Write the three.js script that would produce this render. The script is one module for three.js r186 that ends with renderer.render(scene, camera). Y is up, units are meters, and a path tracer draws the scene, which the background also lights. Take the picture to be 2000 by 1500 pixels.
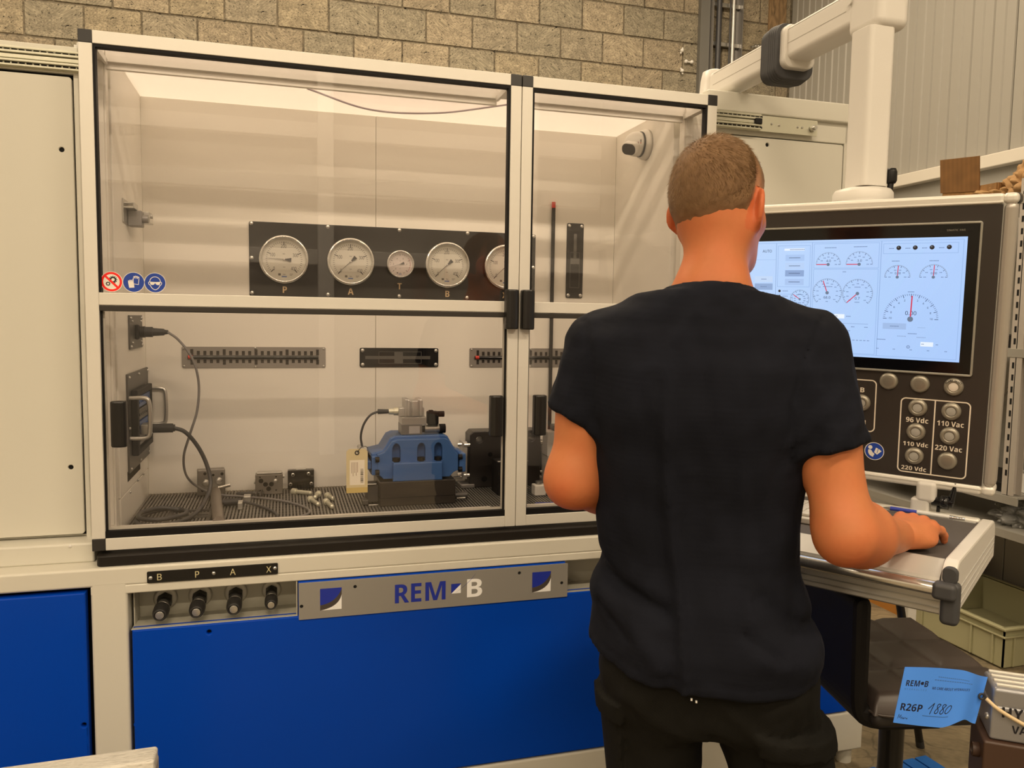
import * as THREE from 'three';
import { RoundedBoxGeometry } from 'three/addons/geometries/RoundedBoxGeometry.js';
import { mergeGeometries, mergeVertices, toCreasedNormals } from 'three/addons/utils/BufferGeometryUtils.js';
import { ImprovedNoise } from 'three/addons/math/ImprovedNoise.js';
import { RectAreaLightUniformsLib } from 'three/addons/lights/RectAreaLightUniformsLib.js';
RectAreaLightUniformsLib.init();

// ---------- camera, sky, lamps, exposure ----------
const scene = new THREE.Scene();
scene.background = new THREE.Color(0x0b0a09);
const camera = new THREE.PerspectiveCamera(51.933, 4 / 3, 0.05, 60);
camera.position.set(0.4559, 1.4509, 2.1003);
camera.rotation.set(THREE.MathUtils.degToRad(-4.639), THREE.MathUtils.degToRad(-16.152), THREE.MathUtils.degToRad(0.868), 'YXZ');
const renderer = new THREE.WebGLRenderer({ antialias: true });
renderer.toneMapping = THREE.LinearToneMapping;
renderer.toneMappingExposure = 1.0;
renderer.shadowMap.enabled = true;
const LAMP = new THREE.Color().setRGB(1.0, 0.81, 0.575);        // warm strip lamps
const LAMP_POWER = 84;                                         // RectAreaLight intensity of each strip lamp
const LAMP_Y = 4.3;
const LAMPS = [[-2.4, 2.7], [0.1, 2.7], [2.6, 2.7], [-2.4, 5.3], [0.1, 5.3], [2.6, 5.3], [-1.6, -1.3], [0.6, -1.3], [2.3, -1.3]];

// ---------- helpers ----------
const noise = new ImprovedNoise();
let SEED = 7;
const rnd = () => { SEED = (SEED + 0x6d2b79f5) | 0; let t = Math.imul(SEED ^ (SEED >>> 15), 1 | SEED); t = (t + Math.imul(t ^ (t >>> 7), 61 | t)) ^ t; return ((t ^ (t >>> 14)) >>> 0) / 4294967296; };
const rr = (a, b) => a + (b - a) * rnd();
const V3 = (x, y, z) => new THREE.Vector3(x, y, z);
const lerp = (a, b, t) => a + (b - a) * t, clamp = (x, a = 0, b = 1) => Math.min(b, Math.max(a, x));
const sstep = (a, b, x) => { const t = clamp((x - a) / (b - a)); return t * t * (3 - 2 * t); };
const taken = new Map();
function numbered(name) { const k = taken.get(name) || 0; taken.set(name, k + 1); return k ? name + '_' + String(k).padStart(3, '0') : name; }
function merged(g) {
  if (!Array.isArray(g)) return g;
  if (g.length === 1) return g[0];
  const flat = g.map((q) => { const n = q.index ? q.toNonIndexed() : q; for (const k of Object.keys(n.attributes)) if (!['position', 'normal', 'uv'].includes(k)) n.deleteAttribute(k); if (!n.attributes.uv) n.setAttribute('uv', new THREE.BufferAttribute(new Float32Array(n.attributes.position.count * 2), 2)); n.clearGroups(); return n; });
  return mergeGeometries(flat);
}
function obj(name, g, m, parent = scene) {
  const o = new THREE.Mesh(merged(g), m);
  o.name = parent === scene ? numbered(name) : name;
  o.castShadow = o.receiveShadow = true;
  parent.add(o);
  return o;
}
function tag(o, label, category, group) { o.userData.label = label; o.userData.category = category; if (group) o.userData.group = group; return o; }
function thing(name, label, category, [x, y, z] = [0, 0, 0], turn = 0, group) {
  const o = new THREE.Group(); o.name = numbered(name); o.position.set(x, y, z); o.rotation.y = turn; scene.add(o);
  return tag(o, label, category, group);
}
function struct(name, g, m, parent = scene) { const o = obj(name, g, m, parent); if (parent === scene) o.userData.kind = 'structure'; return o; }
function sub(name, parent, pos = [0, 0, 0]) { const o = new THREE.Group(); o.name = name; o.position.set(...pos); parent.add(o); return o; }
// geometry makers (sizes in metres, uv in metres for boxes)
function bx(x0, x1, y0, y1, z0, z1) {
  const w = x1 - x0, h = y1 - y0, d = z1 - z0, g = new THREE.BoxGeometry(w, h, d), uv = g.attributes.uv, n = g.attributes.normal;
  for (let i = 0; i < uv.count; i++) { const ax = Math.abs(n.getX(i)), ay = Math.abs(n.getY(i)); uv.setXY(i, uv.getX(i) * (ax > .5 ? d : w), uv.getY(i) * (ay > .5 ? d : h)); }
  return g.translate((x0 + x1) / 2, (y0 + y1) / 2, (z0 + z1) / 2);
}
function rb(x0, x1, y0, y1, z0, z1, r = 0.003, s = 2) {
  r = Math.min(r, (x1 - x0) * .49, (y1 - y0) * .49, (z1 - z0) * .49);
  return new RoundedBoxGeometry(x1 - x0, y1 - y0, z1 - z0, s, r).translate((x0 + x1) / 2, (y0 + y1) / 2, (z0 + z1) / 2);
}
const AX = { x: [0, 0, -Math.PI / 2], y: [0, 0, 0], z: [Math.PI / 2, 0, 0] };
function cyl(r, h, axis, x, y, z, seg = 20, r2 = r) {
  const g = new THREE.CylinderGeometry(r2, r, h, seg); const e = AX[axis]; g.rotateX(e[0]); g.rotateZ(e[2]); return g.translate(x, y, z);
}
function lathe(pts, axis, x, y, z, seg = 28) {
  const g = new THREE.LatheGeometry(pts.map((p) => new THREE.Vector2(p[0], p[1])), seg); const e = AX[axis]; g.rotateX(e[0]); g.rotateZ(e[2]); return g.translate(x, y, z);
}
function tube(pts, r, seg = 60, rad = 10, closed = false) {
  const c = new THREE.CatmullRomCurve3(pts.map((p) => V3(...p)), closed, 'centripetal'); return new THREE.TubeGeometry(c, seg, r, rad, closed);
}
function rod(a, b, r, seg = 12, r2 = r) {
  const A = V3(...a), B = V3(...b), d = B.clone().sub(A), g = new THREE.CylinderGeometry(r2, r, d.length(), seg);
  g.applyQuaternion(new THREE.Quaternion().setFromUnitVectors(V3(0, 1, 0), d.clone().normalize())); return g.translate((A.x + B.x) / 2, (A.y + B.y) / 2, (A.z + B.z) / 2);
}
function poly(pts) { const s = new THREE.Shape(); pts.forEach((p, i) => (i ? s.lineTo(p[0], p[1]) : s.moveTo(p[0], p[1]))); s.closePath(); return s; }
function rrect(x0, x1, y0, y1, r) {
  const s = new THREE.Shape(); s.moveTo(x0 + r, y0); s.lineTo(x1 - r, y0); s.absarc(x1 - r, y0 + r, r, -Math.PI / 2, 0); s.lineTo(x1, y1 - r); s.absarc(x1 - r, y1 - r, r, 0, Math.PI / 2);
  s.lineTo(x0 + r, y1); s.absarc(x0 + r, y1 - r, r, Math.PI / 2, Math.PI); s.lineTo(x0, y0 + r); s.absarc(x0 + r, y0 + r, r, Math.PI, Math.PI * 1.5); return s;
}
function ext(shape, d, z = 0, bevel = 0, curve = 8) {   // extrude along +z from z to z+d
  const g = new THREE.ExtrudeGeometry(shape, bevel ? { depth: d - 2 * bevel, bevelEnabled: true, bevelSize: bevel, bevelThickness: bevel, bevelOffset: -bevel, bevelSegments: 2, curveSegments: curve } : { depth: d, bevelEnabled: false, curveSegments: curve });
  return g.translate(0, 0, z + bevel);
}
function hole(shape, x, y, r) { const p = new THREE.Path(); p.absarc(x, y, r, 0, Math.PI * 2, true); shape.holes.push(p); return shape; }
function hull(shape, pts) { const p = new THREE.Path(); pts.forEach((q, i) => (i ? p.lineTo(q[0], q[1]) : p.moveTo(q[0], q[1]))); p.closePath(); shape.holes.push(p); return shape; }
function plane(x0, x1, y0, y1, z) { const g = new THREE.PlaneGeometry(x1 - x0, y1 - y0); return g.translate((x0 + x1) / 2, (y0 + y1) / 2, z); }
function screw(x, y, z, r = .006) { return lathe([[0, .0045], [r * .5, .0042], [r * .9, .0028], [r, 0.001], [r, 0]], 'z', x, y, z, 14); }   // dome head facing +z
// textures
function canvasTex(w, h, draw, srgb = true) {
  const c = document.createElement('canvas'); c.width = w; c.height = h; const g = c.getContext('2d'); draw(g, w, h);
  const t = new THREE.CanvasTexture(c); if (srgb) t.colorSpace = THREE.SRGBColorSpace; t.anisotropy = 4; t.wrapS = t.wrapT = THREE.RepeatWrapping; return t;
}
function dataTex(n, f, srgb = false, rep = 1) {   // f(u, v) -> [r, g, b] 0..1, tileable if f is
  const a = new Uint8Array(n * n * 4);
  for (let j = 0; j < n; j++) for (let i = 0; i < n; i++) { const c = f(i / n, j / n), k = (j * n + i) * 4; a[k] = clamp(c[0]) * 255; a[k + 1] = clamp(c[1]) * 255; a[k + 2] = clamp(c[2]) * 255; a[k + 3] = 255; }
  const t = new THREE.DataTexture(a, n, n); t.magFilter = THREE.LinearFilter; t.minFilter = THREE.LinearMipmapLinearFilter; t.generateMipmaps = true; t.wrapS = t.wrapT = THREE.RepeatWrapping; if (srgb) t.colorSpace = THREE.SRGBColorSpace; t.repeat.set(rep, rep); t.needsUpdate = true; return t;
}
// tileable fractal noise on the torus
function tn(u, v, f, s = 0) { const a = u * Math.PI * 2, b = v * Math.PI * 2, R = f / 6.283; return noise.noise(Math.cos(a) * R + s, Math.sin(a) * R + Math.cos(b) * R * 1.31 + s * 1.7, Math.sin(b) * R * 1.31 - s); }
function M(r, g, b, rough = .5, metal = 0, extra = {}) { const m = new THREE.MeshPhysicalMaterial({ roughness: rough, metalness: metal, ...extra }); m.color.setRGB(r, g, b); return m; }
const MAT = {
  paint: M(.70, .68, .60, .38), paintIn: M(.84, .81, .74, .42), steelBeam: M(.72, .69, .60, .3),
  alu: M(.82, .79, .72, .42, .25), aluGrey: M(.55, .54, .52, .38, .55), steel: M(.62, .61, .58, .3, .9), zinc: M(.70, .69, .56, .34, .55), chrome: M(.8, .8, .78, .16, 1),
  blue: M(.0003, .058, .50, .30, 0, { specularIntensity: .35 }), black: M(.010, .009, .009, .42, 0, { specularIntensity: .6 }), blackGloss: M(.006, .006, .007, .12), blackSoft: M(.013, .012, .012, .7, 0, { specularIntensity: .6 }), gasket: M(.006, .005, .005, .6, 0, { specularIntensity: .5 }), hole: M(.003, .003, .003, .9),
  slab: M(.014, .011, .009, .5, 0, { specularIntensity: .6 }), anod: M(.03, .028, .027, .32), phos: M(.035, .033, .032, .45, .3), greyMetal: M(.30, .29, .28, .42, .6), darkSteel: M(.11, .105, .10, .45, .6),
  white: M(.78, .76, .72, .4), plastic: M(.74, .72, .67, .42), armPaint: M(.72, .69, .64, .4), cableGrey: M(.20, .19, .19, .5), cableDark: M(.05, .05, .055, .45), rubber: M(.028, .028, .031, .55),
  valveBlue: M(.045, .13, .36, .42), red: M(.6, .05, .03, .4), card: M(.36, .20, .075, .85), cardDark: M(.30, .16, .055, .85),
};
const glassM = new THREE.MeshPhysicalMaterial({ color: 0xffffff, roughness: 0.0, transmission: 1, thickness: 0, ior: 1.5, specularIntensity: 1 });
glassM.color.setRGB(.985, .975, .98);
const glassEdge = M(.45, .38, .43, .3);

// ---------- room ----------
const speck = dataTex(256, (u, v) => { const a = tn(u, v, 40, 3), b = tn(u, v, 90, 9), c = tn(u, v, 9, 5), p = tn(u, v, 60, 14); const k = .80 + .16 * a + .12 * b + .12 * c - (p > .44 ? .5 * (p - .44) / .2 : 0); return [k, k * .985, k * .95]; }, true);
const speckBump = dataTex(256, (u, v) => { const a = tn(u, v, 70, 3), p = tn(u, v, 60, 14); const k = .6 + .25 * a - (p > .40 ? 1.4 * (p - .40) : 0); return [k, k, k]; });
const blockMats = [[.50, .435, .335], [.48, .43, .34], [.55, .48, .37], [.45, .41, .325], [.52, .455, .34]].map((c) => M(...c, .95, 0, { map: speck, bumpMap: speckBump, bumpScale: .006 }));
const mortar = M(.27, .235, .18, .95, 0, { map: speck, bumpMap: speckBump, bumpScale: .004 });
const RX = 3.98, LXW = -4.6, BZ = -3.0, FZ = 6.6, TOPY = 5.2;
const concrete = dataTex(512, (u, v) => { const a = tn(u, v, 6, 2), b = tn(u, v, 24, 8), c = tn(u, v, 90, 12), w = Math.abs(tn(u, v, 14, 20)); const k = .72 + .16 * a + .1 * b + .08 * c - (w < .03 ? .12 : 0); return [k, k * .97, k * .9]; }, true);
const floorMat = M(.46, .40, .30, .55, 0, { map: concrete }); floorMat.map.repeat.set(.6, .6);
struct('floor', bx(LXW - .2, RX + .2, -.15, 0, BZ - .2, FZ + .2), floorMat);
struct('ceiling', bx(LXW - .2, RX + .2, TOPY, TOPY + .15, BZ - .2, FZ + .2), M(.62, .60, .55, .8));
// back wall: recessed mortar bed with every block its own piece
const wallBack = struct('wall_back', bx(LXW - .2, RX + .2, 0, TOPY, BZ - .2, BZ - .007), mortar);
{
  const variants = [0, 1, 2, 3, 4, 5].map((i) => {
    const g = new RoundedBoxGeometry(.291, .189, .06, 1, .004), p = g.attributes.position, uv = new Float32Array(p.count * 2);
    for (let k = 0; k < p.count; k++) { uv[2 * k] = p.getX(k) * 2.2 + i * .37; uv[2 * k + 1] = p.getY(k) * 2.2 + i * .23; }
    g.setAttribute('uv', new THREE.BufferAttribute(uv, 2)); return g;
  });
  let k = 0;
  for (let r = 0; r < 9; r++) {
    const y = 2.285 + r * .2, off = (r % 2 ? 1.333 : 1.483);
    for (let i = -11; i < 9; i++) {
      let x = off + .15 + i * .3; if (x > RX + .1) continue;
      const b = obj('block', variants[k++ % 6], blockMats[Math.floor(rnd() * 5)], wallBack);
      b.position.set(x, y, BZ - .03 + rr(-.0015, .0015)); b.rotation.z = rr(-.003, .003);
      if (x > RX - .15) { const w = RX - (x - .145) - .002; b.scale.x = w / .291; b.position.x = x - .145 + w / 2; }
    }
  }
}
// right wall: ribbed sandwich cladding above, flat panels below, white rail between
const cladM = M(.37, .355, .32, .5), cladLow = M(.40, .39, .36, .5);
const wallRight = struct('wall_right', bx(RX + .045, RX + .2, 0, TOPY, BZ - .2, FZ + .2), cladM);
{
  const P = .134, prof = [];   // ribs, seen from above: (z along the wall, depth)
  for (let i = 0; i < 7; i++) { const z = i * P; prof.push([z, 0], [z + .055, 0], [z + .062, .007], [z + .066, .007], [z + .069, .002], [z + .118, .002], [z + .124, .010], [z + .130, .010]); }
  prof.push([7 * P - .003, 0]);
  const s = poly([...prof, [7 * P - .003, .03], [0, .03]]);
  const g = ext(s, TOPY - 2.3).rotateX(-Math.PI / 2);   // x -> z along, y -> depth
  // turn so that the wall runs along z: (x, y, z) -> (depth to +x, height y, along z)
  const gg = g.clone().applyMatrix4(new THREE.Matrix4().makeBasis(V3(0, 0, 1), V3(0, 1, 0), V3(-1, 0, 0)));
  for (let i = 0; i < 8; i++) { const o = obj('cladding_panel', gg, cladM, wallRight); o.position.set(RX + .012, 2.3, BZ + .005 + i * 7 * P); }
  const low = rb(RX + .012, RX + .045, .02, 2.29, 0, .995, .004);
  for (let i = 0; i < 8; i++) obj('wall_panel', low, cladLow, wallRight).position.z = BZ + .003 + i;
}
struct('trim_1', rb(RX - .045, RX + .012, 2.268, 2.335, BZ + .01, FZ, .006), M(.74, .70, .62, .45));
// plywood board at the end of the block wall
const ply = dataTex(256, (u, v) => { const a = Math.sin((v * 7 + tn(u, v, 5, 3) * 1.2) * 6.28), k = .82 + .08 * a + .08 * tn(u, v, 40, 6) - (Math.hypot(u - .3, v - .4) < .03 ? .3 : 0); return [k, k * .96, k * .9]; }, true);
tag(obj('plywood_board', rb(3.795, 3.932, 3.27, 4.3, BZ, BZ + .02, .002), M(.42, .30, .18, .8, 0, { map: ply })), 'brown plywood board fixed to the end of the block wall', 'board');
const plainWall = M(.60, .57, .50, .6);
struct('wall_left', bx(LXW - .2, LXW, 0, TOPY, BZ - .2, FZ + .2), plainWall);
const wf = struct('wall_front', bx(LXW - .2, RX + .2, 0, TOPY, FZ, FZ + .2), M(.42, .40, .36, .6));
for (const y of [2.0, 2.75, 3.3, 4.0]) obj('sheeting_rail', rb(LXW, RX, y, y + .16, FZ - .12, FZ, .01), MAT.white, wf);
for (let i = 0; i < 4; i++) obj('wall_column', rb(-3.6 + i * 2.2, -3.44 + i * 2.2, 0, TOPY, FZ - .3, FZ - .12, .01), MAT.white, wf);
// strip lamps
for (const [x, z] of LAMPS) {
  const t = thing('strip_lamp', 'long white strip lamp under the hall ceiling', 'lamp', [x, LAMP_Y, z], 0, 'strip lamps under the hall ceiling');
  obj('housing', [rb(-.8, .8, .02, .09, -.09, .09, .01), rod([-.6, .09, 0], [-.6, TOPY - LAMP_Y, 0], .006), rod([.6, .09, 0], [.6, TOPY - LAMP_Y, 0], .006)], MAT.white, t);
  const glow = new THREE.MeshStandardMaterial({ color: 0x222222, emissive: LAMP, emissiveIntensity: 9 });
  obj('lamp_tube', rb(-.78, .78, .004, .022, -.075, .075, .006), glow, t);
  const L = new THREE.RectAreaLight(LAMP, LAMP_POWER, 1.5, .14); L.position.set(0, -.004, 0); L.rotation.x = -Math.PI / 2; t.add(L);
}
// cable ladder on the block wall with conduits
{
  const t = thing('cable_ladder', 'tall grey steel cable ladder running up the block wall', 'cable ladder', [0, 0, 0]);
  const z = BZ + .01, y0 = 1.2, y1 = 4.6;
  obj('rail', [bx(3.318, 3.324, y0, y1, z, z + .06), bx(3.318, 3.345, y0, y1, z, z + .006)], MAT.greyMetal, t); obj('rail', [bx(3.548, 3.554, y0, y1, z, z + .06), bx(3.528, 3.554, y0, y1, z, z + .006)], MAT.greyMetal, t);
  for (let y = y0 + .06; y < y1; y += .265) obj('rung', rb(3.324, 3.548, y, y + .028, z + .012, z + .03, .003), MAT.steel, t);
  obj('conduit', rod([3.37, y0, z + .05], [3.37, y1, z + .05], .019, 14), MAT.cableDark, t);
  obj('conduit', rod([3.485, y0, z + .045], [3.485, y1, z + .045], .013, 14), MAT.aluGrey, t);
  obj('cable', tube([[3.46, y0, z + .05], [3.463, 2.6, z + .048], [3.457, 3.4, z + .05], [3.46, y1, z + .05]], .006, 40, 8), MAT.cableDark, t);
  obj('side_duct', bx(3.24, 3.312, y0, y1, z - .008, z + .03), M(.2, .195, .18, .5, .3), t);
}
{ // short capped pipe and white wall clips
  const t = thing('wall_pipe', 'short grey pipe stub with fittings on the block wall', 'pipe', [3.66, 3.40, BZ + .06]);
  obj('pipe', rod([.06, 0, 0], [.19, 0, 0], .017, 14), MAT.cableGrey, t); obj('fitting', [rod([.0, 0, 0], [.06, 0, 0], .013, 12), cyl(.016, .02, 'x', .03, 0, 0, 6), rod([-.03, -.012, 0], [.0, 0, 0], .009, 10), bx(.02, .04, -.01, .01, -.06, 0)], MAT.steel, t);
  for (const [x, y, r, lb] of [[3.115, 3.325, .3, 'uppermost of three white wall clips on the blocks'], [3.17, 3.255, 0, 'middle white wall clip, a double one with two heads, on the blocks'], [3.12, 3.19, -.3, 'lowest of three white wall clips on the blocks']]) {
    const c = thing('wall_clip', lb, 'clip', [x, y, BZ + .004]);
    const heads = r === 0 ? [-.022, .022] : [0];
    obj('clip_head', [...heads.map((q) => new THREE.SphereGeometry(.013, 12, 8).translate(q, 0, .016)), rod([-.022, 0, .01], [.022, .0, .01], .006, 8)], MAT.white, c);
    obj('anchor', heads.map((q) => cyl(.006, .02, 'z', q, 0, .006, 10)), MAT.white, c); c.rotation.z = r * 4;
  }
}
// ---------- the test bench: frame, cabinets, cabin ----------
const bench = thing('test_bench', 'long off-white and blue hydraulic test bench with a lit cabin behind glazed doors', 'test bench', [0, 0, 0]);
{
  const zf = .03, fr = [];
  fr.push(rb(-.62, 2.27, .788, .835, -.06, zf, .007, 3));                                   // top beam
  fr.push(rb(.0, 1.72, .767, .79, -.05, zf - .0005, .004));                                 // its lower lip over the bay
  fr.push(rb(.0, .082, .06, .80, -.06, zf - .0002, .007, 3), rb(1.64, 1.72, .06, .80, -.06, zf - .0002, .007, 3), rb(2.215, 2.275, .06, .83, -.06, zf - .0003, .007, 3), rb(-.62, -.56, .06, .83, -.06, zf - .0003, .007, 3));
  fr.push(rb(-.62, 2.275, .06, .192, -.06, zf - .0001, .008, 3));
  for (const x of [-.59, .04, 1.68, 2.245]) fr.push(cyl(.025, .06, 'y', x, .03, -.02, 16));
  fr.push(bx(-.62, 2.27, .06, .10, -.66, -.06), bx(-.62, -.60, .10, .83, -.66, -.06), bx(2.25, 2.27, .10, .83, -.66, -.06), bx(-.62, 2.27, .10, .83, -.67, -.65));
  obj('frame', fr, MAT.steelBeam, bench);
  // blue panels with folded edges and bolt holes
  const blueShape = (pts, holes) => { const s = poly(pts); for (const [x, y] of holes) hole(s, x, y, .0055); return s; };
  const mid = blueShape([[.090, .198], [1.632, .198], [1.632, .6745], [1.222, .6745], [1.222, .7655], [.486, .7655], [.486, .6745], [.090, .6745]], [[.268, .653], [.098, .434], [1.389, .213], [1.45, .653]]);
  const left = blueShape([[-.555, .198], [-.011, .198], [-.011, .778], [-.555, .778]], [[-.022, .447], [-.3, .765]]);
  const right = blueShape([[1.73, .198], [2.208, .198], [2.208, .778], [1.73, .778]], [[1.75, .447], [2.0, .765]]);
  for (const s of [left, mid, right]) {
    const p = obj('blue_panel', ext(s, .03, 0.002, .0035), MAT.blue, bench);
    obj('bolt_hole', [...s.holes].map((h) => { const c = h.getPoints(4)[0]; return cyl(.0052, .004, 'z', c.x - .0055, c.y, .016, 14); }), MAT.hole, p);
  }
  obj('backing', [bx(-.56, -.005, .19, .79, -.04, -.03), bx(.085, 1.64, .19, .64, -.04, -.03), bx(1.725, 2.21, .19, .79, -.04, -.03), bx(.49, 1.22, .64, .768, -.04, -.03)], MAT.hole, bench);
  // coupling bays: folded steel recesses left and right of the name plate
  for (const [x0, x1] of [[.088, .484], [1.226, 1.634]]) {
    const prof = poly([[-.082, .79], [-.08, .79], [-.08, .668], [.028, .6755], [.0285, .674], [-.082, .665]]);
    const g = ext(prof, x1 - x0).applyMatrix4(new THREE.Matrix4().makeBasis(V3(0, 0, 1), V3(0, 1, 0), V3(-1, 0, 0))).translate(x1, 0, 0);
    obj('coupling_bay', [g, bx(x1 - .003, x1, .667, .768, -.08, .026), bx(x0, x0 + .003, .667, .768, -.08, -.01)], M(.50, .48, .40, .45), bench);
  }
  // black worktop under the doors
  const s = rrect(.012, 1.69, -.02, .22, .012);
  obj('worktop_edge', ext(s, .026, 0, .003).rotateX(-Math.PI / 2).translate(0, .836, .0), MAT.slab, bench);
  // cabinets beside the cabin
  for (const [x0, x1, side] of [[-.62, -.020, -1], [1.705, 2.245, 1]]) {
    const y1 = side < 0 ? 2.095 : 2.15;
    const shell = obj('cabinet_shell', [bx(x0, x1, .885, y1, -.65, -.1045), rb(x0, side < 0 ? -.002 : x1, .834, .884, -.2, -.031, .006, 3), rb(x0, x1, 2.03, y1, -.11, -.0915, .003),
      side < 0 ? rb(x1 - .012, x1, .88, 2.04, -.11, -.0915, .003) : rb(2.19, x1, .88, 2.1, -.11, -.0915, .003)], MAT.paint, bench);
    if (side > 0) { obj('top_rail', rb(x0 - .02, x1 + .01, 2.092, 2.152, -.115, -.075, .006, 3), MAT.paint, shell); }
    else obj('rim_screw', [lathe([[0, .003], [.0035, .002], [.004, 0]], 'z', -.055, .878, -.031, 12)], MAT.white, shell);
    const px0 = side < 0 ? x0 + .004 : x0 + .004, px1 = side < 0 ? x1 - .015 : 2.184;
    const ps = rrect(px0, px1, .893, side < 0 ? 2.022 : 2.026, .008);
    const hs = side < 0 ? [[-.061, 1.848], [-.062, 1.065], [-.55, 1.85], [-.55, 1.062]] : [[1.905, 2.006], [2.15, 1.4]];
    for (const [x, y] of hs) hole(ps, x, y, .006);
    const door = obj('cabinet_panel', ext(ps, .016, -.1042, .002), MAT.paint, bench);
    obj('panel_gap', [bx(px0 - .004, px1 + .0045, .889, 2.03, -.1044, -.1036)], MAT.hole, bench);
    obj('bolt_hole', hs.map(([x, y]) => cyl(.0062, .006, 'z', x, y, -.0955, 14)), MAT.hole, door);
  }
  // telescopic slides that carry the doors
  for (const [x0, x1, ball] of [[-.62, -.001, -.001], [1.676, 2.07, 1.862]]) {
    const y0 = x0 < 0 ? 2.033 : 2.041, z0 = x0 < 0 ? -.0912 : -.075, g = [bx(x0, x1, y0, y0 + .047, z0, z0 + .004)];
    const rail = obj('slide', g, MAT.zinc, bench);
    const prof = [[y0 + .001, y0 + .006, .016], [y0 + .011, y0 + .017, .018], [y0 + .019, y0 + .029, .014], [y0 + .031, y0 + .037, .018], [y0 + .041, y0 + .047, .016]];
    obj('slide_track', prof.map(([a, b, d]) => rb(x0, ball, a, b, z0 + .003, z0 + d, .0015)), MAT.zinc, rail);
    const cage = [], balls = [];
    for (const yy of [y0 + .0085, y0 + .0405]) { cage.push(bx(x0, ball + (x0 > 0 ? .006 : 0), yy - .003, yy + .003, z0 + .003, z0 + .011)); for (let x = x0 + .01; x < ball - .004; x += .0155) balls.push(new THREE.SphereGeometry(.0026, 8, 6).translate(x, yy, z0 + .0115)); }
    obj('ball_cage', cage, MAT.black, rail); const b = obj('ball', balls, MAT.chrome, rail); b.userData.kind = 'stuff';
    if (x0 > 0) { obj('end_stop', [rb(1.838, 1.862, y0 + .016, y0 + .034, z0 + .012, z0 + .022, .003)], MAT.black, rail); obj('slide_screw', [screw(1.932, y0 + .022, z0 + .004, .0035), screw(1.905, y0 + .024, z0 + .004, .0035), screw(1.998, y0 + .022, z0 + .004, .0035), screw(2.014, y0 + .022, z0 + .004, .0035)], MAT.steel, rail); obj('stop_bolt', [rod([2.05, y0 + .021, z0], [2.05, y0 + .021, z0 + .025], .006, 12), cyl(.0105, .008, 'z', 2.05, y0 + .021, z0 + .012, 6)], MAT.steel, rail); }
    else obj('slide_hole', [cyl(.004, .003, 'z', -.012, y0 + .024, z0 + .0135, 12)], MAT.hole, rail);
  }
  obj('cable_eye', [new THREE.TorusGeometry(.012, .004, 8, 20).translate(-.006, 2.118, -.10), bx(-.03, -.004, 2.092, 2.103, -.115, -.10), cyl(.007, .012, 'z', -.016, 2.103, -.10, 10)], MAT.white, bench);
  // cabin lining
  const bp = [[.03, .7592], [.7607, 1.64]];
  for (const [a, b] of bp) obj('back_panel', rb(a, b, .868, 2.13, -.662, -.65, .001), MAT.paintIn, bench);
  obj('side_panel', [rb(-.012, .03, .955, 2.14, -.65, -.2, .002), rb(-.012, .0298, .86, .9535, -.65, -.2, .002)], MAT.paintIn, bench);
  obj('side_panel', [rb(1.64, 1.69, .86, 2.14, -.65, -.2, .002)], MAT.paintIn, bench);
  const opal = new THREE.MeshPhysicalMaterial({ transmission: .85, thickness: 0, roughness: .98, ior: 1.45 }); opal.color.setRGB(.93, .90, .87);
  obj('roof_panel', [rb(-.012, 1.69, 2.13, 2.1335, -.662, -.2, .001)], opal, bench);
  obj('roof_rail', rb(.03, .46, 2.101, 2.13, -.215, -.2, .002), M(.36, .35, .32, .4, .3), bench);
  obj('roof_rail', rb(1.42, 1.64, 2.108, 2.13, -.3, -.285, .002), M(.30, .30, .28, .4, .3), bench);
  // clear flap hanging under the roof
  const fl = poly([[.525, 2.104], [.70, 2.061], [.898, 2.067], [1.121, 2.111], [1.121, 2.128], [.525, 2.128]]);
  obj('clear_flap', ext(fl, .004, -.3), glassM, bench);
  obj('flap_edge', tube([[.525, 2.104, -.298], [.70, 2.061, -.298], [.898, 2.067, -.298], [1.121, 2.111, -.298]], .0028, 40, 6), glassEdge, bench);
  obj('drip_pan', [bx(.03, 1.64, .838, .842, -.65, -.19)], MAT.darkSteel, bench);
  // grating: bars along the depth, cross rods under them
  const bars = [], rods = [];
  for (let x = .036; x < 1.638; x += .0097) bars.push(bx(x - .0026, x + .0026, .855, .87, -.648, -.192));
  for (let z = -.64; z < -.19; z += .0335) rods.push(bx(.031, 1.639, .8585, .866, z - .0022, z + .0022));
  const gr = obj('grating_bars', bars, M(.25, .24, .225, .5, .6), bench); gr.userData.kind = 'stuff'; const gr2 = obj('grating_rods', rods, M(.2, .19, .18, .5, .6), bench); gr2.userData.kind = 'stuff';
}
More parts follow.
